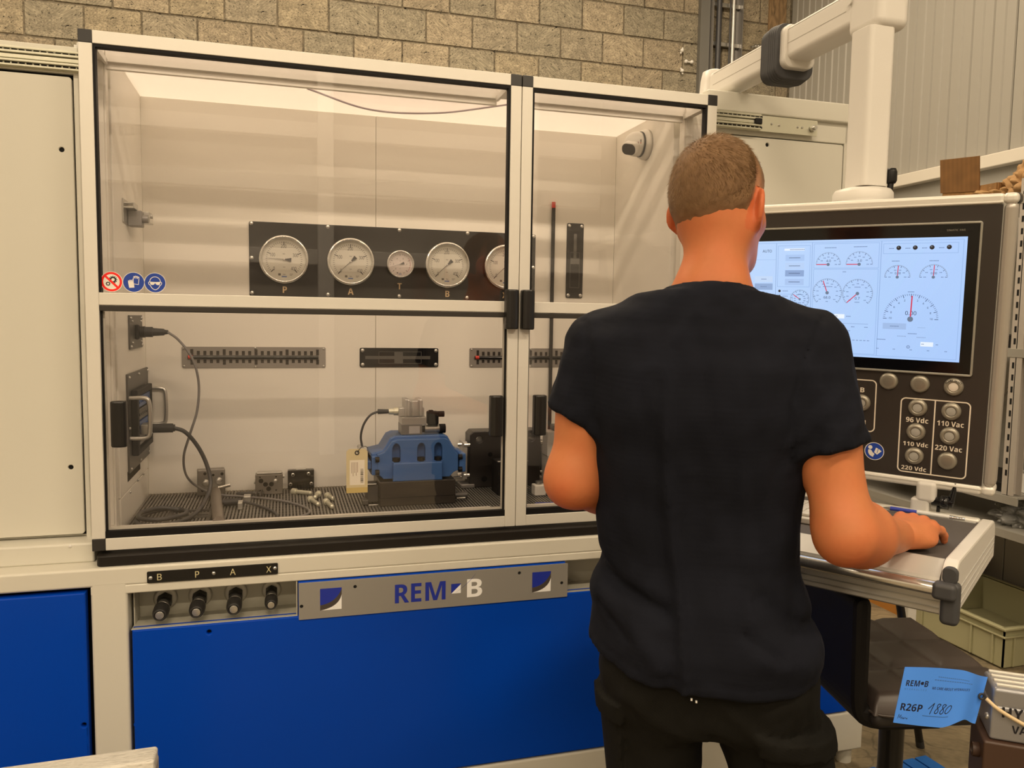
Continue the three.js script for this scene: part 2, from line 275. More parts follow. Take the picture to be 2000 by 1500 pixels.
// name plate, port plate, couplings
const INK = '#1e32a6';
{
  const t = thing('name_plate', 'wide brushed grey name plate with blue and white lettering on the bench front', 'sign', [.8575, .7140, .0325]);
  const s = rrect(-.3705, .3705, -.0488, .0488, .001); const hs = [[-.3635, -.013], [-.2265, .0285], [.2265, .031], [.353, -.0075]];
  for (const [x, y] of hs) hole(s, x, y, .0045);
  const face = M(.36, .345, .32, .5, .35);
  obj('plate', ext(s, .003, 0, .0005), face, t);
  obj('bolt_hole', hs.map(([x, y]) => cyl(.0046, .0015, 'z', x, y, .0005, 14)), MAT.hole, t);
  const W = 2048, H = 256, sc = W / .66;   // print area .66 x .0825, transparent ground
  const tex = canvasTex(W, H, (g) => {
    g.clearRect(0, 0, W, H); g.translate(W / 2, H / 2); g.scale(sc, -sc);
    for (const cx of [-.289, .292]) {
      const a = cx - .0275, b = cx + .0275, y0 = -.028, y1 = .030;
      g.fillStyle = '#ffffff'; g.fillRect(a, y0, b - a, y1 - y0);
      g.fillStyle = '#4a423e'; g.beginPath(); g.moveTo(a, y0); g.quadraticCurveTo(b - .006, y0 + .006, b, y1 - .018); g.lineTo(b, y1); g.lineTo(a, y1); g.fill();
      g.fillStyle = INK; g.beginPath(); g.moveTo(a, y0 + .014); g.quadraticCurveTo(b - .014, y0 + .018, b, y1 - .004); g.lineTo(b, y1); g.lineTo(a, y1); g.fill();
    }
    g.save(); g.translate(0, -.0265); g.scale(.001, -.001); g.fillStyle = INK; g.font = 'bold 71.5px sans-serif'; g.textBaseline = 'alphabetic';
    const put = (s, x0, x1, col) => { const w = g.measureText(s).width; g.save(); g.fillStyle = col; g.translate(x0, 0); g.scale((x1 - x0) / w, 1); g.fillText(s, 0, 0); g.restore(); };
    put('R', -128, -83, INK); put('E', -84, -46, INK); put('M', -46, 23.5, INK); put('B', 68.5, 124, '#ffffff'); g.restore();
    g.fillStyle = INK; g.fillRect(.032, -.012, .027, .027); g.fillStyle = '#ffffff'; g.beginPath(); g.moveTo(.032, -.012); g.lineTo(.059, -.012); g.lineTo(.059, .013); g.fill();
    g.fillStyle = INK; g.beginPath(); g.moveTo(-.004, -.035); g.quadraticCurveTo(.075, .0, .102, .0415); g.quadraticCurveTo(.068, -.004, -.004, -.035); g.fill();
  });
  const pm = new THREE.MeshStandardMaterial({ map: tex, transparent: true, roughness: .5 });
  obj('lettering', plane(-.33, .33, -.04125, .04125, .0034), pm, t);
}
{
  const t = thing('port_plate', 'narrow black engraved plate lettered B P A X above the hose couplings', 'sign', [.2815, .8055, .0302]);
  obj('plate', ext(rrect(-.1545, .1545, -.0145, .0145, .003), .003, 0, .0006), MAT.blackGloss, t);
  obj('screw', screw(-.146, -.001, .003, .005), MAT.chrome, t); obj('screw', screw(.0, .0, .003, .005), MAT.chrome, t); obj('screw', screw(.147, .002, .003, .005), MAT.chrome, t);
  const tex = canvasTex(1024, 96, (g, w, h) => { g.clearRect(0, 0, w, h); g.fillStyle = '#d8cda0'; g.font = '74px sans-serif'; g.textAlign = 'center'; g.textBaseline = 'middle'; const X = (x) => w / 2 + x / .309 * w; g.fillText('B', X(-.1265), 50); g.fillText('P', X(-.0395), 50); g.fillText('A', X(.045), 50); g.fillText('X', X(.132), 50); });
  obj('lettering', plane(-.1545, .1545, -.0145, .0145, .0034), new THREE.MeshStandardMaterial({ map: tex, transparent: true, roughness: .5 }), t);
}
{
  const xs = [.153, .238, .327, .418], lbs = ['quick coupling under the letter B, the one nearest the post', 'quick coupling under the letter P, second from the post', 'quick coupling under the letter A, third from the post', 'smaller quick coupling under the letter X, beside the name plate'];
  xs.forEach((x, i) => {
    const t = thing('quick_coupling', lbs[i], 'hose coupling', [x, .713, -.08], 0, 'hose couplings in the bench bay'); t.rotation.x = .075; const k = i === 3 ? .86 : 1; t.scale.set(k, k, i === 3 ? .93 : 1);
    obj('flange', lathe([[.010, 0], [.030, 0], [.030, .002], [.024, .006], [.010, .006]], 'z', 0, 0, .001), M(.5, .48, .42, .4, .5), t);
    obj('nut', [cyl(.0195, .022, 'z', 0, 0, .020, 6), cyl(.0165, .012, 'z', 0, 0, .036, 20)], MAT.phos, t);
    obj('body', lathe([[.0, .032], [.0145, .032], [.0145, .052], [.0165, .054], [.0165, .060], [.014, .062], [0, .062]], 'z', 0, 0, 0), MAT.greyMetal, t);
    obj('retaining_ring', new THREE.TorusGeometry(.0155, .0022, 8, 28).translate(0, 0, .062), MAT.steel, t);
    obj('sleeve', lathe([[.0, .064], [.0165, .064], [.0192, .07], [.0192, .092], [.0165, .104], [.0145, .108], [.0118, .108], [.0118, .102], [0, .102]], 'z', 0, 0, 0), MAT.phos, t);
    obj('nozzle', lathe([[0, .1085], [.0095, .1085], [.0105, .107], [.0105, .101]], 'z', 0, 0, 0), MAT.steel, t);
  });
}
// ---------- sliding doors ----------
function handleGeo(x, y0, y1, z0, d = .032, w = .036) {   // rounded bow handle, extruded upward
  const s = new THREE.Shape(); s.moveTo(-w / 2, 0); s.lineTo(w / 2, 0); s.lineTo(w / 2, d * .55); s.bezierCurveTo(w / 2, d, -w / 2, d, -w / 2, d * .55); s.closePath();
  return ext(s, y1 - y0, 0, .0035).rotateX(Math.PI / 2).translate(x, y1, z0);
}
function slidingDoor(X0, X1, label, handles) {
  const t = thing('sliding_door', label, 'door', [X0, .87, 0]); const w = X1 - X0, H = 1.2415, p = .03, zb = -.17, g = .007;
  const post = (x, y0, y1) => obj('post', [rb(x, x + p, y0, y1, -p, 0, .0015)], MAT.alu, t), rail = (y, x0 = p, x1 = w - p) => obj('rail', [rb(x0, x1, y, y + p, -p, -.0006, .0015)], MAT.alu, t);
  const cap = (x, y) => obj('corner_cap', rb(x, x + p, y, y + p, -p, 0.0004, .0015), MAT.anod, t);
  const blCap = X0 < .5, brCap = X0 > .5;
  post(0, blCap ? p : 0, H - p); post(w - p, brCap ? p : 0, H - p); rail(H - p); rail(.602); rail(0);
  cap(0, H - p); cap(w - p, H - p); if (blCap) cap(0, 0); if (brCap) cap(w - p, 0);
  obj('gasket', [bx(p, w - p, H - p - g, H - p, -.024, -.003), bx(p, p + g * .8, .632, H - p - g, -.024, -.003), bx(w - p - g * .8, w - p, .632, H - p - g, -.024, -.003), bx(p, w - p, .030, .047, -.030, -.004), bx(p, p + .004, .047, .588, -.026, -.010), bx(w - p - .004, w - p, .047, .588, -.026, -.010)], MAT.gasket, t);
  obj('rail_seal', rb(p, w - p, .5875, .6015, -.026, -.002, .002), M(.03, .025, .02, .5), t);
  obj('upper_pane', bx(p + .001, w - p - .001, .632, H - p, -.016, -.012), glassM, t);
  obj('lower_pane', bx(p + .001, w - p - .001, .047, .588, -.024, -.020), glassM, t);
  obj('lower_pane_edge', [bx(p + .004, w - p - .004, .047, .053, -.0245, -.0195), bx(p + .004, p + .008, .053, .587, -.0242, -.0198), bx(w - p - .008, w - p - .004, .053, .587, -.0242, -.0198)], M(.5, .46, .4, .3), t);
  // the box behind: rear frame, side and top panes
  obj('rear_rail', [rb(p, w - p, H - p, H, zb, zb + p, .0015), bx(p, w - p, H - p - .014, H - p, zb + .004, zb + .018)], MAT.alu, t);
  obj('rear_rail', [rb(p, w - p, 0.001, .02, zb, zb + p, .0015)], MAT.alu, t);
  const outer = X0 < .5 ? 0 : w - p, inner = X0 < .5 ? w - p : 0;
  obj('rear_post', [rb(outer, outer + p, .001, H - .0005, zb, zb + p, .0015), rb(outer + .005, outer + p - .005, .03, H - .03, zb + p, zb + p + .004, .001)], MAT.alu, t);
  for (const x of [outer, inner]) obj('depth_rail', [rb(x + .0005, x + p - .0005, H - p, H - .0008, zb + p, -p, .0015), bx(x + (x ? -.006 : p - .001), x + (x ? .001 : p + .006), H - p - .008, H - p + .006, zb + p, -p)], MAT.alu, t);
  obj('depth_rail', [rb(outer + .0005, outer + p - .0005, .001, .02, zb + p, -p, .0015)], MAT.alu, t);
  obj('side_pane', bx(outer + p / 2 - .002, outer + p / 2 + .002, .02, H - p, zb + p, -p), glassM, t);
  obj('top_pane', bx(p, w - p, H - p / 2 - .002, H - p / 2 + .002, zb + p, -p), glassM, t);
  for (const [x, y0, y1, z0] of handles) { const h = obj('handle', handleGeo(x, y0, y1, z0), M(.011, .0095, .0085, .38), t); }
  return t;
}
slidingDoor(0, 1.0795, 'wide glazed sliding door, the one with three round safety stickers', [[1.0565, .556, .664, .0005], [1.022, .257, .371, -.0195], [.066, .256, .369, -.0195]]);
slidingDoor(1.0815, 1.6745, 'narrow glazed sliding door, partly behind the man', [[.021, .555, .664, .0005], [.068, .257, .371, -.0195]]);
// round safety stickers on the pane
{
  const R = .0245, S = 256;
  const disc = (ring, bg, draw) => canvasTex(S, S, (g) => { g.fillStyle = '#f4efe6'; g.fillRect(0, 0, S, S); g.translate(S / 2, S / 2); g.fillStyle = bg; g.beginPath(); g.arc(0, 0, S * .475, 0, 7); g.fill(); draw(g); });
  const gear = (g, x, y, r, n) => { g.fillStyle = '#151313'; g.beginPath(); g.arc(x, y, r, 0, 7); g.fill(); for (let i = 0; i < n; i++) { g.save(); g.translate(x, y); g.rotate(i * 6.283 / n); g.fillRect(-r * .16, -r * 1.35, r * .32, r * .6); g.restore(); } g.fillStyle = '#f4efe6'; g.beginPath(); g.arc(x, y, r * .55, 0, 7); g.fill(); };
  const texs = [
    disc('', '#ff2418', (g) => { g.fillStyle = '#f4efe6'; g.beginPath(); g.arc(0, 0, S * .37, 0, 7); g.fill(); gear(g, 18, -26, 36, 12); gear(g, -40, 26, 22, 8); g.save(); g.rotate(Math.PI / 4); g.fillStyle = '#ff2418'; g.fillRect(-S * .42, -13, S * .84, 26); g.restore(); }),
    disc('', '#2245a8', (g) => { g.fillStyle = g.strokeStyle = '#f7f1e8'; g.lineWidth = 7; g.lineJoin = 'round';
      const hand = () => { g.beginPath(); g.moveTo(-30, 52); g.lineTo(-36, -22); for (let i = 0; i < 4; i++) { const x = -36 + i * 17; g.lineTo(x + 3, -52 + Math.abs(i - 1.5) * 6); g.lineTo(x + 13, -52 + Math.abs(i - 1.5) * 6); g.lineTo(x + 15, -20); } g.lineTo(32, 52); g.closePath(); };
      g.save(); g.translate(30, -28); g.rotate(.14); hand(); g.stroke(); g.beginPath(); g.moveTo(-34, 18); g.quadraticCurveTo(-46, -2, -34, -14); g.stroke(); g.restore(); g.save(); g.translate(-28, 18); g.rotate(-.08); hand(); g.fill(); g.restore(); }),
    disc('', '#2245a8', (g) => { g.strokeStyle = g.fillStyle = '#f7f1e8'; g.lineWidth = 8; g.beginPath(); g.arc(0, -14, 62, Math.PI * .98, Math.PI * 2.02); g.stroke(); g.beginPath(); g.moveTo(-62, -12); g.quadraticCurveTo(-84, -8, -74, 18); g.quadraticCurveTo(-66, 30, -56, 32); g.quadraticCurveTo(-40, 82, 0, 88); g.quadraticCurveTo(40, 82, 56, 32); g.quadraticCurveTo(66, 30, 74, 18); g.quadraticCurveTo(84, -8, 62, -12); g.stroke();
      g.beginPath(); g.moveTo(-64, -14); g.quadraticCurveTo(0, -6, 64, -14); g.lineTo(56, 20); g.quadraticCurveTo(30, 38, 10, 18); g.lineTo(0, 4); g.lineTo(-10, 18); g.quadraticCurveTo(-30, 38, -56, 20); g.fill(); })];
  const lb = ['round red prohibition sticker with crossed-out gears on the glazed door', 'round blue sticker showing two white gloves on the glazed door', 'round blue sticker showing a head with goggles on the glazed door'];
  [.0565, .1055, .1535].forEach((x, i) => {
    const t = thing('safety_sticker', lb[i], 'sticker', [x, 1.5285, -.0119]);
    obj('film', cyl(R, .0005, 'z', 0, 0, .0003, 40), MAT.white, t);
    obj('print', new THREE.CircleGeometry(R, 40).translate(0, 0, .0007), new THREE.MeshStandardMaterial({ map: texs[i], roughness: .45 }), t);
  });
}
// ---------- inside the cabin ----------
const BW = -.65;   // face of the back panels
{ // gauge board
  const t = thing('gauge_board', 'wide glossy black board carrying five pressure gauges on the cabin back', 'gauge board', [.84, 1.6375, BW]);
  obj('plate', ext(rrect(-.492, .492, -.1225, .1225, .006), .004, 0, .0008), M(.016, .014, .013, .10), t);
  for (const x of [-.484, -.24, 0, .24, .484]) { obj('screw', screw(x, .1155, .004, .0065), MAT.steel, t); obj('screw', screw(x, -.110, .004, .0065), MAT.steel, t); }
  for (const x of [-.484, .484]) obj('screw', screw(x, .004, .004, .0065), MAT.steel, t);
  const tex = canvasTex(2048, 128, (g, w, h) => { g.clearRect(0, 0, w, h); g.fillStyle = '#c9ad84'; g.font = 'bold 62px sans-serif'; g.textAlign = 'center'; g.textBaseline = 'middle'; const X = (x) => w / 2 + x / .984 * w; g.fillText('P', X(-.381), 76); g.fillText('A', X(-.165), 78); g.fillText('T', X(.001), 32); g.fillText('B', X(.169), 78); g.fillText('X', X(.379), 78); });
  obj('lettering', plane(-.492, .492, -.1225, -.061, .0044), new THREE.MeshStandardMaterial({ map: tex, transparent: true, roughness: .5 }), t);
}
function dial(small) {
  return canvasTex(512, 512, (g) => {
    g.fillStyle = small ? '#e3dcd6' : '#dfe0d2'; g.fillRect(0, 0, 512, 512); g.translate(256, 256); g.strokeStyle = g.fillStyle = '#1b1816';
    const ang = (f) => (Math.PI * 3 / 4) + f * Math.PI * 1.5;
    const N = small ? 20 : 40;
    for (let i = 0; i <= N; i++) { const a = ang(i / N), maj = small ? i % 5 === 0 : i % 10 === 0, r0 = maj ? (small ? 175 : 172) : 196, r1 = 216; g.lineWidth = maj ? 9 : 4; g.beginPath(); g.moveTo(Math.cos(a) * r0, Math.sin(a) * r0); g.lineTo(Math.cos(a) * r1, Math.sin(a) * r1); g.stroke(); }
    g.textAlign = 'center'; g.textBaseline = 'middle'; g.font = (small ? '44px' : '50px') + ' sans-serif';
    if (!small) { for (const [s, x, y] of [['0', -118, 112], ['100', -136, -54], ['200', -4, -160], ['300', 134, -54], ['400', 112, 108]]) { g.save(); g.translate(x, y); g.scale(.82, 1.15); g.fillText(s, 0, 0); g.restore(); } }
    else { for (const [s, x, y] of [['0', -92, 96], ['2', -140, -6], ['4', -64, -116], ['6', 64, -116], ['8', 140, -6]]) g.fillText(s, x, y); }
    g.font = '20px sans-serif'; g.fillText('bar', 0, -70); g.fillText('bar', 2, 178); g.fillRect(-14, 90, 28, 4);
    g.fillStyle = '#6b83b8'; g.fillRect(-30, 198, 60, 16); g.fillStyle = '#6a655e'; g.fillRect(-70, 168, 30, 26); g.fillRect(64, 172, 40, 5); g.fillRect(66, 186, 26, 4);
    if (!small) { g.fillStyle = 'rgba(90,85,70,.35)'; g.fillRect(-190, -150, 380, 4); }
    else { g.strokeStyle = '#b0323a'; g.lineWidth = 6; g.beginPath(); g.arc(0, 0, 216, ang(.68), ang(1)); g.stroke(); }
  });
}
{
  const dl = dial(false), ds = dial(true), gl = glassM;
  const rows = [['P', .458, .08, 186, 'pressure gauge above the letter P, needle pointing left'], ['A', .6745, .08, 225, 'pressure gauge above the letter A, needle at zero'], ['T', .842, .048, 197, 'small pressure gauge above the letter T'], ['B', 1.0065, .08, 225, 'pressure gauge above the letter B, needle at zero'], ['X', 1.2175, .08, 225, 'pressure gauge above the letter X, half hidden by the door post']];
  for (const [, x, r, deg, lb] of rows) {
    const t = thing('pressure_gauge', lb, 'pressure gauge', [x, 1.6375 + (r < .06 ? -.001 : .0015), BW + .004], 0, 'pressure gauges on the black board');
    obj('bezel', lathe([[r * .86, .004], [r * .86, .018], [r * .885, .022], [r * .93, .024], [r * .985, .020], [r, .013], [r, 0], [r * .8, 0]], 'z', 0, 0, 0, 48), MAT.chrome, t);
    obj('dial', new THREE.CircleGeometry(r * .87, 48).translate(0, 0, .006), new THREE.MeshStandardMaterial({ map: r < .06 ? ds : dl, roughness: .5 }), t);
    const n = obj('needle', [ext(poly([[-r * .01, 0], [r * .012, 0], [r * .005, r * .72], [-r * .005, r * .72]]), .001, .010), ext(poly([[-r * .018, 0], [r * .018, 0], [r * .085, -r * .29], [-r * .085, -r * .29]]), .001, .010)], MAT.black, t);
    n.rotation.z = (deg === 186 ? 90 - 3 : deg === 197 ? 90 + 18 : 90 + 43) * Math.PI / 180;
    obj('hub', lathe([[0, .0125], [r * .02, .0125], [r * .045, .0115], [r * .045, .009]], 'z', 0, 0, 0, 16), MAT.steel, t);
    obj('lens', cyl(r * .86, .002, 'z', 0, 0, .016, 40), gl, t);
  }
}
// magnetic level indicators
function levelIndicator(x0, label) {
  const t = thing('level_indicator', label, 'level indicator', [x0, 1.3145, BW]); const w = .454, pl = rrect(0, w, -.0345, .0345, .005);
  const x = (i) => .0305 + i * .01985;
  for (let i = 0; i <= 20; i++) { const h = i % 5 ? .021 : .0265, a = x(i) - .0048, b = x(i) + .0048; hull(pl, [[a, .007], [a, h], [b, h], [b, .007]]); hull(pl, [[a, -.0075], [b, -.0075], [b, -h + .002], [a, -h + .002]]); }
  obj('plate', ext(pl, .003, 0, 0), M(.32, .30, .28, .42, .5), t);
  obj('backing', bx(.008, w - .008, -.03, .03, .0002, .0008), M(.03, .022, .016, .6), t);
  obj('float_tube', rod([.018, 0, .0065], [.43, 0, .0065], .0062, 12), MAT.blackGloss, t);
  obj('red_cap', rod([.020, .0008, .0075], [.0335, .0008, .0075], .0062, 12), MAT.red, t).userData.label = 'red float cap';
  for (const [px, py] of [[.007, .029], [.007, -.029], [w - .007, .029], [w - .007, -.029], [w / 2, .031], [w / 2, -.031]]) obj('screw', screw(px, py, .003, .0035), MAT.steel, t);
}
levelIndicator(.137, 'grey slotted level scale with red tip behind the hanging thin cable');
levelIndicator(1.092, 'grey slotted level scale with red tip cut by the door posts');
{ // cylinder plates
  const t = thing('cylinder_plate', 'black horizontal plate with a double-rod cylinder symbol', 'symbol plate', [.842, 1.3145, BW]);
  obj('plate', ext(rrect(-.137, .137, -.0335, .0335, .006), .004, 0, .0008), MAT.blackGloss, t);
  for (const x of [-.127, .128]) for (const y of [-.0245, .0245]) obj('screw', screw(x, y, .004, .0065), MAT.steel, t);
  const g = M(.085, .08, .072, .5);
  obj('symbol', [bx(-.118, -.018, -.0055, .0055, .004, .0046), bx(.012, .108, -.0055, .0055, .004, .0046), bx(-.018, .012, -.020, .020, .004, .0046), bx(-.072, -.0705, -.021, .021, .004, .0046), bx(.0755, .077, -.021, .021, .004, .0046), bx(-.072, .077, .0195, .021, .004, .0046), bx(-.072, .077, -.021, -.0195, .004, .0046)], g, t);
  const v = thing('cylinder_plate', 'black upright plate with a single-rod cylinder symbol', 'symbol plate', [1.4845, 1.671, BW]);
  obj('plate', ext(rrect(-.0325, .0325, -.136, .136, .006), .004, 0, .0008), MAT.anod, v);
  for (const x of [-.024, .024]) for (const y of [-.126, .126]) obj('screw', screw(x, y, .004, .0065), MAT.steel, v);
  obj('symbol', [bx(-.0055, .0055, .02, .098, .004, .0046), bx(-.018, .018, -.012, .010, .004, .0046), bx(-.0055, .0055, .010, .021, .004, .0046), bx(-.0185, -.017, -.098, .030, .004, .0046), bx(.017, .0185, -.098, .030, .004, .0046), bx(-.0185, .0185, -.0985, -.097, .004, .0046), bx(-.0185, .0185, .0295, .031, .004, .0046)], M(.15, .145, .135, .5), v);
  const s = thing('float_rod', 'tall thin dark rod with a red tip standing against the cabin back', 'float rod', [1.397, .872, BW + .008]);
  obj('tube', rod([0, 0, 0], [0, .985, 0], .0068, 14), MAT.anod, s); obj('red_tip', rod([0, .985, 0], [0, 1.006, 0], .0069, 14), MAT.red, s);
}
{ // dome camera on the right-hand cabin wall
  const t = thing('dome_camera', 'white turret camera on the right cabin wall looking down', 'camera', [1.64, 2.048, -.395]);
  obj('base', lathe([[0, .0], [.050, .0], [.050, .010], [.047, .018], [.040, .022], [0, .022]], 'x', 0, 0, 0, 36).rotateZ(Math.PI), MAT.plastic, t);
  obj('seam', lathe([[.0415, .0], [.0425, .003], [.0415, .006]], 'x', 0, 0, 0, 36).rotateZ(Math.PI).translate(-.022, 0, 0), MAT.rubber, t);
  const ball = new THREE.SphereGeometry(.041, 32, 24); obj('ball', ball.translate(-.038, 0, 0), MAT.plastic, t);
  const d = V3(-.72, -.46, .52).normalize(), q = new THREE.Quaternion().setFromUnitVectors(V3(0, 0, 1), d);
  const place = (g) => g.applyQuaternion(q).translate(-.038, 0, 0);
  obj('snout', place(ext(rrect(-.027, .027, -.021, .021, .018), .034, .022, .004, 10)), MAT.plastic, t);
  obj('lens', [place(ext(rrect(-.024, .024, -.018, .018, .016), .002, .0555, 0, 10)), place(lathe([[0, .0585], [.008, .0585], [.009, .057]], 'z', 0, 0, 0, 20))], M(.06, .055, .05, .2), t);
  const lt = canvasTex(128, 64, (g) => { g.clearRect(0, 0, 128, 64); g.fillStyle = '#4a443e'; g.fillRect(70, 6, 10, 30); g.fillRect(84, 6, 10, 30); g.fillStyle = '#c0574a'; g.fillRect(70, 40, 24, 12); g.fillRect(20, 30, 6, 26); g.fillStyle = '#4a443e'; g.fillRect(30, 34, 5, 22); });
  obj('print', new THREE.SphereGeometry(.0413, 12, 8, Math.PI * .38, .5, 1.35, .45).translate(-.038, 0, 0), new THREE.MeshStandardMaterial({ map: lt, transparent: true, roughness: .5 }), t);
}
{ // chrome latch on the left cabin wall
  const t = thing('door_latch', 'bright metal latch bracket high on the left cabin wall', 'latch', [.0305, 1.735, -.36]);
  obj('bracket', [rb(0, .003, -.03, .035, -.03, .045, .001), rb(0, .028, .022, .026, -.03, .03, .001), rb(0, .028, .010, .0135, -.03, .03, .001), rb(.025, .0285, .010, .026, -.03, .03, .001)], MAT.steel, t);
  obj('roller_block', [rb(.003, .04, -.035, .010, -.055, -.012, .003), cyl(.012, .05, 'x', .03, -.012, -.03, 16)], MAT.greyMetal, t);
  obj('bolt_bar', [rb(.02, .055, -.02, .012, -.12, -.05, .003), rod([.045, -.012, -.12], [.045, -.012, -.145], .005, 10), cyl(.006, .012, 'x', .055, .0, -.07, 10)], MAT.steel, t);
}
{ // connector plate with thin cable
  const t = thing('connector_plate', 'small dark plate with a round plug socket on the left cabin wall', 'connector plate', [.0302, 1.399, -.463]);
  obj('plate', rb(0, .005, -.049, .049, -.103, .103, .001), MAT.darkSteel, t);
  for (const z of [-.09, .09]) for (const y of [-.041, .041]) { const s = obj('screw', screw(0, 0, 0, .004), MAT.steel, t); s.rotation.y = Math.PI / 2; s.position.set(.005, y, z); }
  for (const z of [-.075, .07]) for (const y of [-.03, .032]) { const s = obj('screw', screw(0, 0, 0, .003), MAT.steel, t); s.rotation.y = Math.PI / 2; s.position.set(.005, y, z); }
  obj('socket', [rb(.005, .016, -.022, .022, -.026, .026, .004), cyl(.017, .014, 'x', .022, 0, 0, 22)], MAT.black, t);
  obj('plug', [cyl(.0155, .020, 'x', .039, 0, 0, 18), cyl(.0125, .034, 'x', .064, 0, 0, 18, .010), cyl(.008, .012, 'x', .086, 0, 0, 14, .006)], MAT.rubber, t);
  const c = obj('thin_cable', tube([[.122, 1.399, -.458], [.15, 1.378, -.452], [.189, 1.321, -.45], [.206, 1.251, -.45], [.201, 1.165, -.45], [.178, 1.088, -.455], [.158, 1.018, -.47], [.163, .955, -.49], [.20, .905, -.53], [.258, .878, -.55], [.318, .875, -.53], [.413, .875, -.468], [.483, .875, -.39], [.523, .875, -.30], [.519, .875, -.25], [.49, .875, -.215]], .0037, 160, 8), MAT.cableGrey);
  tag(c, 'thin grey cable curving from the round plug down to the grating', 'cable');
}
{ // large connector plate with bow handles
  const t = thing('socket_panel', 'dark screwed panel with blue multi-pin socket and two bow handles', 'socket panel', [.0302, 1.13, -.478]);
  obj('plate', rb(0, .005, -.128, .153, -.178, .170, .001), MAT.darkSteel, t);
  for (const [y, z] of [[.143, .15], [.143, 0], [.143, -.16], [-.118, .15], [-.118, 0], [-.118, -.16], [.09, .12], [.10, -.12], [-.07, .11], [-.06, -.06], [0, .16], [0, -.165]]) { const s = obj('screw', screw(0, 0, 0, .0042), MAT.steel, t); s.rotation.y = Math.PI / 2; s.position.set(.005, y, z); }
  obj('socket_frame', [rb(.005, .022, -.085, .104, -.135, -.118, .003), rb(.005, .022, -.085, .104, .100, .128, .003), rb(.005, .022, .085, .104, -.12, .105, .003), rb(.005, .022, -.085, -.07, -.12, .105, .003)], MAT.blackSoft, t);
  for (let i = 0; i < 4; i++) obj('pin_insert', [rb(.005, .018, -.062 + i * .037, -.030 + i * .037, -.115, .098, .002), ...[...Array(7)].map((_, k) => cyl(.004, .004, 'x', .019, -.046 + i * .037, -.09 + k * .028, 8))], i % 2 ? M(.04, .10, .28, .4) : MAT.darkSteel, t);
  for (const z of [.153, -.166]) obj('bow_handle', tube([[.005, -.03, z], [.04, -.03, z], [.052, -.026, z], [.056, -.015, z], [.056, .07, z], [.052, .081, z], [.04, .085, z], [.005, .085, z]], .0062, 50, 10), MAT.steel, t);
  obj('plug', [rb(.02, .05, -.03, .0, .03, .085, .003)], MAT.steel, t);
  const c = thing('plug_cable', 'thick dark cable with black plug looping down and coiled on the grating', 'cable', [0, 0, 0]);
  obj('plug_sleeve', [cyl(.0135, .055, 'x', .108, 1.115, -.42, 18), cyl(.0105, .006, 'x', .138, 1.115, -.42, 14)], MAT.rubber, c);
  obj('cable', tube([[.136, 1.115, -.42], [.165, 1.105, -.42], [.202, 1.06, -.42], [.230, .997, -.415], [.240, .944, -.40], [.228, .905, -.37], [.205, .880, -.30], [.150, .878, -.20], [.092, .878, -.19], [.058, .878, -.25], [.07, .878, -.345], [.125, .879, -.385], [.172, .88, -.35], [.176, .886, -.27], [.120, .889, -.215], [.07, .889, -.24], [.062, .887, -.32], [.105, .886, -.37], [.155, .878, -.37]], .0062, 220, 9), MAT.cableDark, c);
  const s = obj('wall_slot', rb(.0301, .031, .98, 1.008, -.50, -.30, .0004), MAT.hole, bench);
  for (const z of [-.33, -.45, -.55]) { const q = obj('wall_screw', screw(0, 0, 0, .004), MAT.steel, bench); q.rotation.y = Math.PI / 2; q.position.set(.0302, .945 + (z < -.4 ? .01 : 0), z); }
}
// ---------- manifolds, bolts and tools on the grating ----------
const GY = .870;
{
  const t = thing('manifold_block', 'grey manifold block with two round plugs behind the hanging cables', 'manifold block', [.224, GY, -.605], .16);
  obj('body', rb(-.042, .042, 0, .084, -.018, .018, .003), M(.27, .255, .235, .4, .5), t);
  obj('plug', [lathe([[0, .006], [.006, .006], [.011, .003], [.011, 0]], 'z', .022, .046, .018), lathe([[0, .006], [.006, .006], [.011, .003], [.011, 0]], 'z', -.018, .042, .018)], MAT.steel, t);
  obj('port', [cyl(.005, .002, 'z', -.02, .072, .018, 12), cyl(.005, .002, 'z', .032, .068, .018, 12), cyl(.005, .002, 'z', -.028, .018, .018, 12), cyl(.004, .002, 'z', .005, .066, .018, 12)], MAT.hole, t);
  const u = thing('manifold_block', 'bright grey manifold block with four dark ports in a V', 'manifold block', [.405, GY, -.578]);
  obj('body', rb(-.043, .043, 0, .066, -.024, .018, .003), M(.27, .25, .225, .42, .5), u); obj('cover', rb(-.038, .04, .0665, .072, -.02, .014, .002), MAT.steel, u);
  obj('port', [[-.025, .046], [-.011, .034], [.0075, .034], [-.0015, .019]].map(([x, y]) => cyl(.0075, .002, 'z', x, y, .018, 18)), MAT.hole, u);
  obj('bolt_hole', [[-.028, .058], [.022, .058], [-.028, .014], [.022, .014]].map(([x, y]) => cyl(.0028, .002, 'z', x, y, .018, 12)), MAT.hole, u);
  obj('fitting', [lathe([[0, .004], [.006, .004], [.007, 0]], 'z', .02, .044, .018), cyl(.006, .006, 'x', .045, .055, 0, 12), cyl(.007, .005, 'x', -.045, .04, 0, 12)], MAT.steel, u);
  const w = thing('manifold_block', 'black oily manifold block behind the loose bolts', 'manifold block', [.507, GY, -.634]);
  obj('body', rb(-.043, .043, 0, .066, -.012, .014, .003), MAT.blackGloss, w);
  obj('bolt_hole', [[-.026, .05], [.025, .052], [-.034, .018], [.034, .018]].map(([x, y]) => lathe([[.003, .002], [.006, .0015], [.006, 0]], 'z', x, y, .014, 12)), MAT.steel, w);
  obj('top_edge', rb(-.016, .016, .066, .068, -.01, .01, .0006), MAT.steel, w);
}
